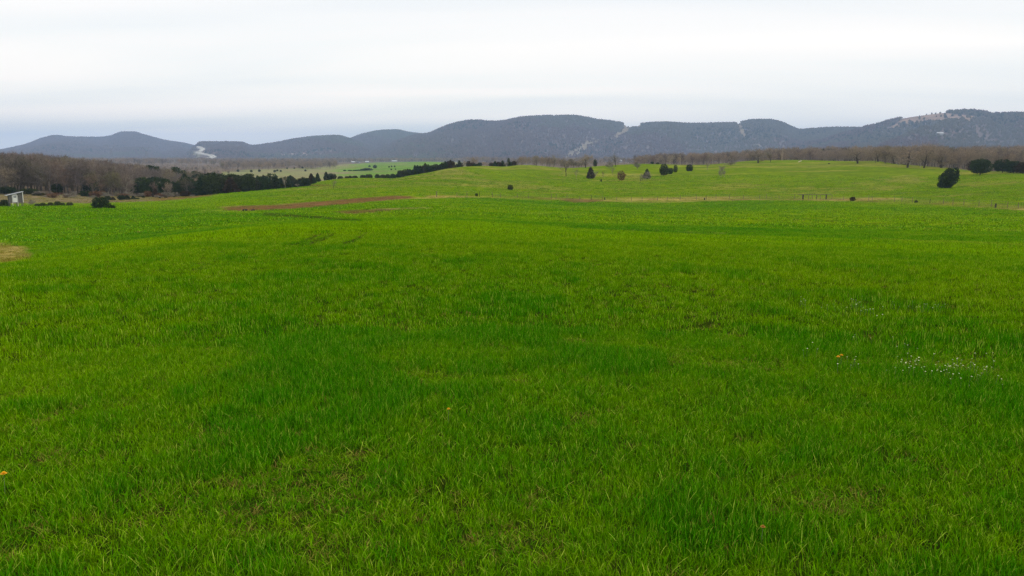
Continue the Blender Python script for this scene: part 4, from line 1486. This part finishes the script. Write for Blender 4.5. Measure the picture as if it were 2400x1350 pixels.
# ------------------------------------------------------------------ the raised shed at the left edge
def build_shed():
    p = at_r(29, 192)
    _, sl = az_slope(29, 475)
    floor_z = EYE + sl * 192                       # its floor as seen in the photo
    K = 0.80
    leg_h = max(0.7, floor_z - p.z) / K
    az, _ = az_slope(29, 470)
    root = empty('raised_shed', (p.x, p.y, p.z), -float(az) + R(6))
    root.scale = (K, K, K)
    tag(root, 'small grey board shed on stilts with white door at the left edge', 'shed')
    W, D, H0, H1 = 3.05, 2.6, 1.75, 2.45            # width, depth, left and right wall heights
    z0 = leg_h
    for sx in (-1, 0.25, 1):
        for sy in (-1, 1):
            obj('leg', MB().box((sx * (W / 2 - 0.1), sy * (D / 2 - 0.1), z0 / 2 - 0.2), (0.13, 0.13, z0 + 0.35)).mesh('leg', M['weathered']), root)
    obj('floor_frame', MB().box((0, 0, z0 + 0.06), (W + 0.04, D + 0.04, 0.14)).mesh('floor_frame', M['weathered']), root)
    nb = 11
    bw = W / nb
    hh = lambda x: H0 + (H1 - H0) * (x + W / 2) / W
    for i in range(nb):                             # front boards, upright, the door opening left out
        xa, xb = -W / 2 + i * bw + 0.008, -W / 2 + (i + 1) * bw - 0.008
        if -0.75 < (xa + xb) / 2 < 0.3:
            lo = 2.02
            if hh(xa) - lo < 0.1:
                continue
        else:
            lo = 0.0
        y = -D / 2 + (0.008 if i % 2 else 0)
        pts = [(xa, y, z0 + 0.13 + lo), (xb, y, z0 + 0.13 + lo), (xb, y, z0 + 0.13 + hh(xb)), (xa, y, z0 + 0.13 + hh(xa))]
        pts += [(a, b + 0.03, c) for a, b, c in pts]
        obj('board', MB().poly(pts, [(0, 1, 2, 3), (7, 6, 5, 4), (0, 4, 5, 1), (1, 5, 6, 2), (2, 6, 7, 3), (3, 7, 4, 0)]).mesh('board', M['weathered']), root)
    for x, h, nm in ((-W / 2, H0, 'side_wall'), (W / 2, H1, 'side_wall')):
        obj(nm, MB().box((x, 0.02, z0 + 0.13 + h / 2), (0.04, D - 0.1, h)).mesh(nm, M['weathered']), root)
    b = MB().poly([(-W / 2, D / 2, z0 + .13), (W / 2, D / 2, z0 + .13), (W / 2, D / 2, z0 + .13 + H1), (-W / 2, D / 2, z0 + .13 + H0)], [(3, 2, 1, 0)])
    obj('back_wall', b.mesh('back_wall', M['weathered']), root)
    # door with six panes
    door = obj('door', MB().box((-0.22, -D / 2 - 0.02, z0 + 0.13 + 1.0), (0.92, 0.05, 1.98)).mesh('door', M['white_paint']), root)
    for i in range(2):
        for j in range(3):
            obj('pane', MB().box((-0.22 + (i - .5) * 0.31, -D / 2 - 0.052, z0 + 0.13 + 1.23 + j * 0.2), (0.26, 0.012, 0.16)).mesh('pane', M['glass']), door)
    for sx in (-1, 1):
        obj('door_jamb', MB().box((-0.22 + sx * 0.57, -D / 2 - 0.03, z0 * 0.45 + 1.0), (0.09, 0.07, 2.05 + z0 * 0.95)).mesh('door_jamb', M['white_paint']), root)
    for k in range(2):
        obj('step', MB().box((-0.22, -D / 2 - 0.16, z0 * (0.35 + 0.45 * k)), (1.05, 0.25, 0.05)).mesh('step', M['weathered']), root)
    obj('corner_post', MB().box((W / 2 + 0.02, -D / 2 - 0.05, z0 + 0.1 + H1 / 2), (0.16, 0.08, H1 + 0.05)).mesh('corner_post', M['white_paint']), root)
    # lean-to tin roof
    ang = math.atan2(H1 - H0, W)
    rot = Matrix.Rotation(-ang, 3, 'Y')
    rf = obj('roof', MB().box((-0.2, 0, z0 + 0.2 + (H0 + H1) / 2), (W + 1.0, D + 0.5, 0.07), rot).mesh('roof', M['tin']), root)
    for k in range(8):
        x = -(W + 1.0) / 2 + k * (W + 1.0) / 7
        c = rot @ Vector((x, 0, 0.06))
        obj('roof_rib', MB().box((c.x - 0.1, 0, c.z + z0 + 0.2 + (H0 + H1) / 2), (0.05, D + 0.58, 0.04), rot).mesh('roof_rib', M['tin']), rf)


build_shed()

# ------------------------------------------------------------------ wire fence along the swale
def build_fence():
    pts = []
    for x in np.linspace(1010, 2440, 50) + np.random.default_rng(3).normal(size=50) * 6:
        y = np.interp(x, [1000, 1120, 1330, 1500, 1650, 1800, 1950, 2050, 2200, 2400, 2500], [462, 461, 468, 471.5, 467.5, 466, 468, 471, 478, 489.5, 494])
        pts.append(at(x, y)[0])
    root = empty('wire_fence', pts[0])
    tag(root, 'thin wire fence with grey timber posts along the swale', 'fence')
    o0 = Vector(pts[0])
    random.seed(5)
    wire = MB()
    tops = []
    for i, p in enumerate(pts):
        h = random.uniform(1.0, 1.35)
        ln = Vector((random.uniform(-.06, .06), random.uniform(-.06, .06), h))
        q = p - o0
        obj('post', MB().tube(q + Vector((0, 0, -.2)), q + ln, 0.055, 0.045, 6).mesh('post', M['post_dark'] if i % 9 == 4 else M['post']), root)
        tops.append((q, ln))
    for k in range(len(tops) - 1):
        for f in (0.35, 0.62, 0.92):
            wire.tube(tops[k][0] + tops[k][1] * f, tops[k + 1][0] + tops[k + 1][1] * f, 0.008, 0.008, 3)
    obj('wire', wire.mesh('wire', M['wire']), root)
    # timber brace with two stout posts and a top rail
    a, b = at(1882, 467.5)[0], at(1936, 467.5)[0]
    br = empty('timber_brace', a)
    tag(br, 'open timber brace of two stout posts and a top rail on the fence', 'fence brace')
    d = b - a
    for f in (0, 1):
        obj('post', MB().box(d * f + Vector((0, 0, 0.5)), (0.24, 0.24, 1.5)).mesh('post', M['post_dark']), br)
    for f in (0.24, 0.4, 0.6, 0.76):
        obj('stake', MB().box(d * f + Vector((0, 0, 0.45)), (0.09, 0.09, 1.2)).mesh('stake', M['post']), br)
    ext = d * 0.22
    obj('rail', MB().tube(-ext + Vector((0, 0, 1.25)), d + ext + Vector((0, 0, 1.27)), 0.07, 0.06, 6).mesh('rail', M['post']), br)
    obj('rail', MB().tube(d * 0.62 + Vector((0, 0, 0.1)), d * 1.9 + Vector((0, 0, 0.08)), 0.06, 0.06, 6).mesh('rail', M['post']), br)


build_fence()
for x, y, h, lab in ((1417, 468, 5, 'short dark stump post right of the bare earth patch'), (1651, 469, 5, 'short dark post on the fence line below the grey tree'), (2333, 487, 8, 'dark stout post near the right end of the fence')):
    p, r = at(x, y)
    hh = h * r / F
    o = obj('stump_post', MB().tube((0, 0, -.2), (0.03, 0, hh), 0.17, 0.14, 7).tube((0.03, 0, hh), (0.05, 0, hh + 0.06), 0.14, 0.05, 7).mesh('stump_post', M['post_dark']), None, p)
    tag(o, lab, 'post')


# poles
def pole(x, y, hp, r, lab, arms):
    p = at_r(x, r)
    _, sl = az_slope(x, y - hp)
    h = EYE + sl * r - p.z
    e = empty('utility_pole', p)
    tag(e, lab, 'pole')
    obj('mast', MB().tube((0, 0, -.5), (0, 0, h), 0.24, 0.17, 8).mesh('mast', M['pole']), e)
    for k in range(arms):
        obj('crossarm', MB().box((0, 0.16, h - 0.7 - k * 1.0), (2.6, 0.14, 0.18)).mesh('crossarm', M['post']), e)
        for s in (-1.1, -0.4, 0.4, 1.1):
            obj('insulator', MB().tube((s, 0.16, h - 0.6 - k), (s, 0.16, h - 0.4 - k), 0.07, 0.05, 6).mesh('insulator', M['house_wall']), e)


pole(1831, 375, 24, 470, 'stout timber pole with crossarm on the right crest', 1)
pole(1593, 390, 27, 440, 'slim pale pole rising right of the three dark cedars', 1)


# lattice transmission towers far off
def pylon(x, y_top, hp, r, lab):
    p = at_r(x, r)
    _, sl = az_slope(x, y_top)
    h = EYE + sl * r - p.z
    e = empty('transmission_tower', p, 0.5)
    tag(e, lab, 'tower')
    b, w = h * 0.10, 0.5
    for sx in (-1, 1):
        for sy in (-1, 1):
            obj('leg', MB().tube((sx * b, sy * b, -1), (sx * b * .32, sy * b * .32, h * .62), w, w * .7, 4).mesh('leg', M['steel']), e)
    lat = MB()
    for k in range(6):
        f0, f1 = k / 6, (k + 1) / 6
        for sy in (-1, 1):
            for s in (-1, 1):
                x0, x1 = s * b * (1 - .68 * f0), -s * b * (1 - .68 * f1)
                lat.tube((x0, sy * b * (1 - .68 * f0), h * .62 * f0), (x1, sy * b * (1 - .68 * f1), h * .62 * f1), w * .5, w * .5, 3)
    obj('lattice', lat.mesh('lattice', M['steel']), e)
    for s in (-1, 1):                                # spreading Y head
        obj('head_arm', MB().tube((0, 0, h * .6), (s * h * .17, 0, h * .86), w, w * .8, 4).tube((s * h * .17, 0, h * .86), (s * h * .15, 0, h), w * .8, w * .3, 4).mesh('head_arm', M['steel']), e)
    obj('crossarm', MB().tube((-h * .36, 0, h * .84), (h * .36, 0, h * .84), w * .8, w * .8, 4).tube((-h * .36, 0, h * .84), (-h * .17, 0, h * .9), w * .5, w * .5, 3).tube((h * .36, 0, h * .84), (h * .17, 0, h * .9), w * .5, w * .5, 3).mesh('crossarm', M['steel']), e)
    for s in (-.34, -.12, .12, .34):
        obj('insulator', MB().tube((h * s, 0, h * .83), (h * s, 0, h * .75), .3, .3, 4).mesh('insulator', M['steel']), e)


pylon(264, 335, 40, 2300, 'lattice transmission tower above the left wood, nearer the shed')
pylon(346, 340, 45, 2300, 'lattice transmission tower above the left wood, nearer the evergreens')
pylon(2364, 320, 40, 2000, 'lattice transmission tower beyond the right wood')


# houses in the valley
def house(p, w, d, h, rz, dark, lab):
    e = empty('farm_house', p, rz)
    tag(e, lab, 'house')
    obj('wall', MB().box((0, 0, h / 2 - .3), (w, d, h + .6)).mesh('wall', M['house_wall']), e)
    rh = d * 0.32
    o = 0.5
    pts = [(-w / 2 - o, -d / 2 - o, h - .1), (w / 2 + o, -d / 2 - o, h - .1), (w / 2 + o, d / 2 + o, h - .1), (-w / 2 - o, d / 2 + o, h - .1), (-w / 2 - o, 0, h + rh), (w / 2 + o, 0, h + rh)]
    obj('roof', MB().poly(pts, [(0, 1, 5, 4), (2, 3, 4, 5), (1, 2, 5), (3, 0, 4), (3, 2, 1, 0)]).mesh('roof', M['house_roof_dark' if dark else 'house_roof']), e)
    obj('door', MB().box((0, -d / 2 - .03, 1.05), (1.1, .08, 2.1)).mesh('door', M['house_roof_dark']), e)
    for s in (-.32, .32):
        obj('window', MB().box((w * s, -d / 2 - .03, 1.7), (1.3, .08, 1.2)).mesh('window', M['glass']), e)


for x, r, w, rz, dark, lab in ((828, 1850, 7, .3, False, 'pale farm building leftmost of the valley farmstead'), (840, 1850, 7, -.4, True, 'dark-roofed farm house second in the valley farmstead'), (861, 1880, 8, .2, False, 'white farm house right in the valley farmstead'),
                               (925, 1900, 11, .1, False, 'long pale barn beyond the valley green field')):
    house(at_r(x, r), w, 6, 2.6, rz, dark, lab)
house(at_r(1452, 1600), 7, 5, 3.2, .5, False, 'white-roofed farm building peeping above the centre crest')
p = on_hill('right', 2202, 319)
house(p, 22, 12, 8, .1, False, 'long white building on the right mountain slope')

# loose things on the fields
def lump(seed, r, flat=.6):
    bm = bmesh.new()
    bmesh.ops.create_icosphere(bm, subdivisions=2, radius=r)
    g = random.Random(seed)
    for v in bm.verts:
        v.co *= 1 + g.uniform(-.25, .25)
        v.co.z *= flat
    me = bpy.data.meshes.new('clod')
    bm.to_mesh(me)
    bm.free()
    me.materials.append(M['clod'])
    return me


for k, (x, y, s, lab) in enumerate(((574, 494, .38, 'dark clod on the brown strip, left of two'), (593, 494, .3, 'dark clod on the brown strip, right of two'), (1943, 384.5, .5, 'dark small boulder on the pasture crest left of the forked oak'))):
    p, r = at(x, y)
    tag(obj('earth_clod', lump(k, s), None, p + Vector((0, 0, s * .2))), lab, 'clod')
p, r = at(1874, 380)
e = empty('fallen_log', p, .5)
tag(e, 'bleached fallen log on the bare crest below the timber pole', 'log')
obj('stem', MB().tube((-.9, 0, .15), (.9, 0, .55), .22, .16, 7).tube((.9, 0, .55), (1.9, .2, .75), .16, .08, 7).mesh('stem', M['log']), e)
obj('branch', MB().tube((.3, 0, .4), (.5, -.4, 1.1), .1, .04, 6).tube((-.6, 0, .2), (-1.1, -.3, -.05), .14, .1, 6).mesh('branch', M['log']), e)


# ------------------------------------------------------------------ grass
def tuft(name, seed, nb, rad, ln, wd, segs=3, lean=0.55, droop=0.9):
    g = np.random.default_rng(seed)
    V, Lp, St, bl = [], [], [], []
    for b in range(nb):
        a, rr = g.random() * 6.28, rad * math.sqrt(g.random())
        base = np.array((rr * math.cos(a), rr * math.sin(a), -0.01))
        da = g.random() * 6.28
        side_dir = np.array((math.cos(da), math.sin(da), 0))
        th = abs(g.normal()) * lean * 0.6
        le = ln * (0.55 + 0.75 * g.random())
        w = wd * (0.7 + 0.6 * g.random())
        wa = g.random() * 6.28
        wv = np.array((math.cos(wa), math.sin(wa), 0)) * w * 0.5
        cur = base.copy()
        cu = droop * g.random() ** 1.5
        bvv = g.random()
        k = len(V)
        for s in range(segs + 1):
            f = s / segs
            wf = (1 - 0.25 * f) if s < segs else 0.0
            if s < segs:
                V += [cur - wv * wf, cur + wv * wf]
                bl += [bvv, bvv]
            else:
                V.append(cur)
                bl.append(bvv)
            ang = th + cu * (f + 0.5 / segs) ** 1.4 * 1.6
            cur = cur + (np.array((0, 0, 1)) * math.cos(ang) + side_dir * math.sin(ang)) * le / segs
        for s in range(segs):
            St.append(len(Lp))
            if s < segs - 1:
                Lp += [k + 2 * s, k + 2 * s + 1, k + 2 * s + 3, k + 2 * s + 2]
            else:
                Lp += [k + 2 * s, k + 2 * s + 1, k + 2 * s + 2]
    me = mesh_from(name, np.array(V), loops=np.array(Lp), starts=np.array(St), mats=[M['grass']])
    at_ = me.attributes.new('blade', 'FLOAT', 'POINT')
    at_.data.foreach_set('value', np.array(bl, np.float32))
    return me


near_t = [tuft('near_tuft', k, 21, 0.048, 0.070, 0.0029, 4, 0.55, 0.9) for k in range(7)] + [tuft('stray_tuft', 50 + k, 9, 0.055, 0.115, 0.0034, 5, 0.8, 1.3) for k in range(2)] + [tuft('weed_rosette', 60 + k, 9, 0.012, 0.045, 0.013, 4, 1.9, 0.5) for k in range(2)]
mid_t = [tuft('mid_tuft', 20 + k, 22, 0.085, 0.078, 0.0050, 3, 0.6, 0.9) for k in range(6)]
far_t = [tuft('far_tuft', 30 + k, 30, 0.26, 0.10, 0.014, 2, 0.6, 0.8) for k in range(6)]
wide_t = [tuft('wide_tuft', 40 + k, 40, 0.85, 0.17, 0.055, 2, 0.7, 0.8) for k in range(6)]
SPOTS = [(365, 737, 34, 12), (555, 722, 22, 8), (2040, 718, 40, 9), (1450, 735, 30, 8), (620, 940, 70, 25), (1120, 870, 60, 20), (1240, 862, 40, 14), (440, 935, 40, 20), (1450, 880, 60, 15), (2200, 760, 130, 12),
         (900, 1130, 60, 30), (1270, 1010, 60, 35), (1560, 790, 40, 10), (1360, 780, 50, 12), (240, 780, 30, 8)]


def grass_layer(name, r0, r1, dens, half_deg, protos, hs, seed, label, fall=0.0):
    g = np.random.default_rng(seed)
    hw = R(half_deg)
    n = int(dens * hw * (r1 ** 2 - r0 ** 2))
    r = np.sqrt(r0 ** 2 + (r1 ** 2 - r0 ** 2) * g.random(n))
    az = (g.random(n) * 2 - 1) * hw
    x, y = r * np.sin(az), r * np.cos(az)
    P = np.stack([x, y, land(x, y)], -1)
    m = ground_masks(P)
    X, Y = project(P)
    keep = (m['wood'] < 0.4) & (m['field'] < .5)
    if fall:
        keep &= g.random(n) < np.clip((r1 / np.maximum(r, r0)) ** fall / (r1 / r0) ** fall * 1.0, 0, 1)
    # clumping: lusher patches are taller and bluer, thin patches show straw
    c1 = fbm(x / 0.95, y / 0.95, 201, 3)
    c2 = fbm(x / 0.27, y / 0.27, 211, 2)
    c3 = fbm(x / 4.5, y / 4.5, 221, 3)
    lushn = smooth(0.50, 0.68, 0.78 * c1 + 0.22 * c3)
    spot = np.zeros(n)
    for sx, sy, ax, ay in SPOTS:
        e = ((X - sx) / ax) ** 2 + ((Y - sy) / ay) ** 2 + 2.2 * (c2 - .5) + 1.2 * (c1 - .5)
        spot = np.maximum(spot, 1 - smooth(0.4, 1.2, e))
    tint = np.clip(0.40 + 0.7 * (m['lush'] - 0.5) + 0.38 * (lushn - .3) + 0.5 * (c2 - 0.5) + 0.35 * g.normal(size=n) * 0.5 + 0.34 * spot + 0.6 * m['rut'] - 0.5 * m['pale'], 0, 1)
    tint = np.clip(tint + smooth(40, 100, r) * (1.3 * (m['n3'] - .5) + 0.9 * (fbm(x / 14, y / 5, 241, 3) - .5)), 0, 1)
    tint = np.clip(tint - 0.16 * smooth(60, 150, r) * (m['past'] < .5), 0, 1)
    tint = np.clip(tint + 0.20 * (1 - smooth(4, 16, r)) - 0.10 * smooth(14, 40, r), 0, 1)
    tint = np.clip(tint + smooth(14, 30, r) * (1 - smooth(70, 110, r)) * 0.8 * (fbm(x / 11, y / 3.5, 251, 3) - .5), 0, 1)
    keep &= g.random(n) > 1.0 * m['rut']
    thin = smooth(0.54, 0.72, fbm(x / 0.55, y / 0.55, 231, 3)) * (1 - lushn)
    dry = np.where(g.random(n) < 0.02 + 0.24 * thin * (1 - smooth(5, 11, r)) + 0.03 * thin, 0.5 + 0.5 * g.random(n), 0.0)
    dry = np.maximum(dry, np.clip(m['dry'] + m['brown'] + 0.25 * m['pale'], 0, 1) * (0.6 + 0.4 * g.random(n)))
    dry = np.maximum(dry, m['rank'] * (0.55 + 0.45 * g.random(n)))
    tint = np.where(m['brown'] > 0.25, 0.55 + 0.45 * g.random(n), tint)
    tint = np.where(m['rank'] > 0.3, 0.45 + 0.45 * g.random(n), tint)
    tint = np.where((dry > 0.3) & (m['brown'] <= 0.25) & (m['rank'] <= 0.3), tint * 0.6, tint)
    sc = hs * (0.78 + 0.40 * c2 + 0.36 * lushn + 0.30 * (c1 - .5) + 0.35 * spot) * (1 - 0.35 * (dry > 0.3)) * (1 - 0.3 * thin)
    sc *= 1 - 0.35 * m['brown']
    s3 = np.stack([np.full(n, 1.0) * (0.85 + .3 * g.random(n)), np.full(n, 1.0) * (0.85 + .3 * g.random(n)), sc], -1)
    pick = g.integers(0, len(protos), n)
    if name == 'near':
        pick = np.where(g.random(n) < 0.93, g.integers(0, 7, n), g.integers(7, 9, n))
        pick = np.where(g.random(n) < 0.018, g.integers(9, 11, n), pick)
    k = keep
    return scatter('meadow_grass', P[k], (g.random(n) * 6.28)[k], s3[k], pick[k], protos, tint[k], dry[k], label, 'grass', tilt=(g.normal(size=(n, 2)) * 0.10)[k])


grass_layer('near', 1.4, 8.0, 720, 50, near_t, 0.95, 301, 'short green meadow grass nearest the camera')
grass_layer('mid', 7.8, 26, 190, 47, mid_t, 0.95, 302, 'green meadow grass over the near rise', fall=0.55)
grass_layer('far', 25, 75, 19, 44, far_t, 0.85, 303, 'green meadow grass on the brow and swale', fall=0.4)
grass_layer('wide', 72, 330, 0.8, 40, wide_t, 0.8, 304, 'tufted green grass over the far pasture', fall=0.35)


# ------------------------------------------------------------------ flowers
def dandelion(x, y, head_px, lab, mat='petal', n=15, h=0.10):
    p, r = at(x, y)
    rr = 0.85 * head_px * math.hypot(r, EYE) / F / 2
    e = empty('dandelion', p)
    tag(e, lab, 'flower')
    obj('stem', MB().tube((0, 0, -.01), (0.005, 0.003, h), .0025, .002, 5).mesh('stem', M['stem']), e)
    hd = MB()
    g = random.Random(int(x))
    for ring, (rf, tz, cnt) in enumerate(((1.0, .15, n), (.72, .5, n), (.42, .9, n - 5))):
        for i in range(cnt):
            a = 6.283 * (i + .5 * ring) / cnt + g.uniform(-.1, .1)
            d = Vector((math.cos(a), math.sin(a), 0))
            s = Vector((-d.y, d.x, 0)) * rr * .2
            c = Vector((0.005, 0.003, h))
            tip = c + d * rr * rf + Vector((0, 0, rr * tz * .7))
            b = c + d * rr * .08
            m_ = c + d * rr * rf * .6 + Vector((0, 0, rr * tz * .55))
            hd.poly([b, m_ - s, tip, m_ + s], [(0, 1, 2, 3)])
    obj('flower_head', hd.mesh('flower_head', M[mat]), e)


dandelion(1961, 872, 11, 'yellow dandelion, left one of the pair in the white flower patch', h=.13)
dandelion(1969, 868, 10, 'orange-yellow dandelion, right one of the pair in the white flower patch', h=.13)
dandelion(1050, 1000, 11, 'half-open yellow dandelion in the grass near the centre', h=.12)
dandelion(12, 1166, 16, 'bright yellow dandelion at the left edge of the grass', h=.13)
dandelion(1783, 1284, 15, 'brownish wilted dandelion low in the right foreground', 'petal_brown', 11, h=.10)


def flower_proto(k):
    g = random.Random(k)
    b = MB()
    h = 0.10
    b.tube((0, 0, 0), (0.01, 0, h), .0016, .0013, 3)
    n0 = len(b.f)
    for i in range(7):
        a = 6.283 * i / 7
        d = Vector((math.cos(a), math.sin(a), g.uniform(.1, .35)))
        s = Vector((-d.y, d.x, 0)) * .0026
        c = Vector((0.01, 0, h))
        b.poly([c, c + d * .004 - s, c + d * .0065, c + d * .004 + s], [(0, 1, 2, 3)])
    me = b.mesh('white_flower', M['stem'])
    me.materials.append(M['white_petal'])
    for p in me.polygons:
        p.material_index = 1 if p.index >= n0 else 0
    return me


wf = [flower_proto(k) for k in range(3)]
FL = [[(1880, 710, 12, 5, 14), (1935, 722, 30, 5, 14), (2000, 716, 14, 6, 26), (2040, 738, 18, 5, 12), (2130, 724, 50, 6, 22), (2185, 722, 25, 5, 12)],
      [(1890, 832, 8, 6, 7), (1985, 858, 20, 10, 14), (2130, 850, 22, 6, 22), (2170, 875, 40, 8, 36), (2230, 872, 18, 7, 30), (2270, 870, 25, 8, 26), (2310, 860, 25, 16, 16), (2290, 905, 35, 8, 16), (2020, 800, 40, 8, 9), (2125, 820, 12, 4, 6)]]
for ii, (fl, lab) in enumerate(zip(FL, ('tiny white wildflowers in the farther loose patch at right', 'tiny white wildflowers in the nearer patch by the dandelion pair'))):
    pts = []
    g = random.Random(70 + ii)
    for x, y, sx, sy, n in fl:
        for k in range(n):
            if k % 5 in (1, 3):
                continue
            q = at(x + g.gauss(0, sx * .9), y + g.gauss(0, sy * .95) + 12)[0]
            pts.append(q)
    pts = np.array([tuple(q) for q in pts])
    n = len(pts)
    scatter('white_wildflowers', pts, rng.random(n) * 6.28, 0.7 + 0.5 * rng.random(n), rng.integers(0, 3, n), wf, label=lab, cat='wildflowers', tilt=rng.normal(size=(n, 2)) * .15)

# ------------------------------------------------------------------ the air
def build_haze():
    m, t, out = new_mat('haze_air')
    pv = N(t, 'ShaderNodeVolumePrincipled')
    pv.inputs['Color'].default_value = (0.49, 0.68, 1.0, 1)
    pv.inputs['Density'].default_value = 1.28e-4
    pv.inputs['Density Attribute'].default_value = ''
    pv.inputs['Anisotropy'].default_value = 0.1
    L(t, pv.outputs[0], out.inputs['Volume'])
    try:
        m.cycles.homogeneous_volume = True
    except Exception:
        pass
    b = MB().box((0, 0, 0), (24000, 24000, 420)).mesh('haze', m)
    o = obj('haze', b, None, (0, 0, 300 - 205))
    tag(o, kind='stuff')


build_haze()
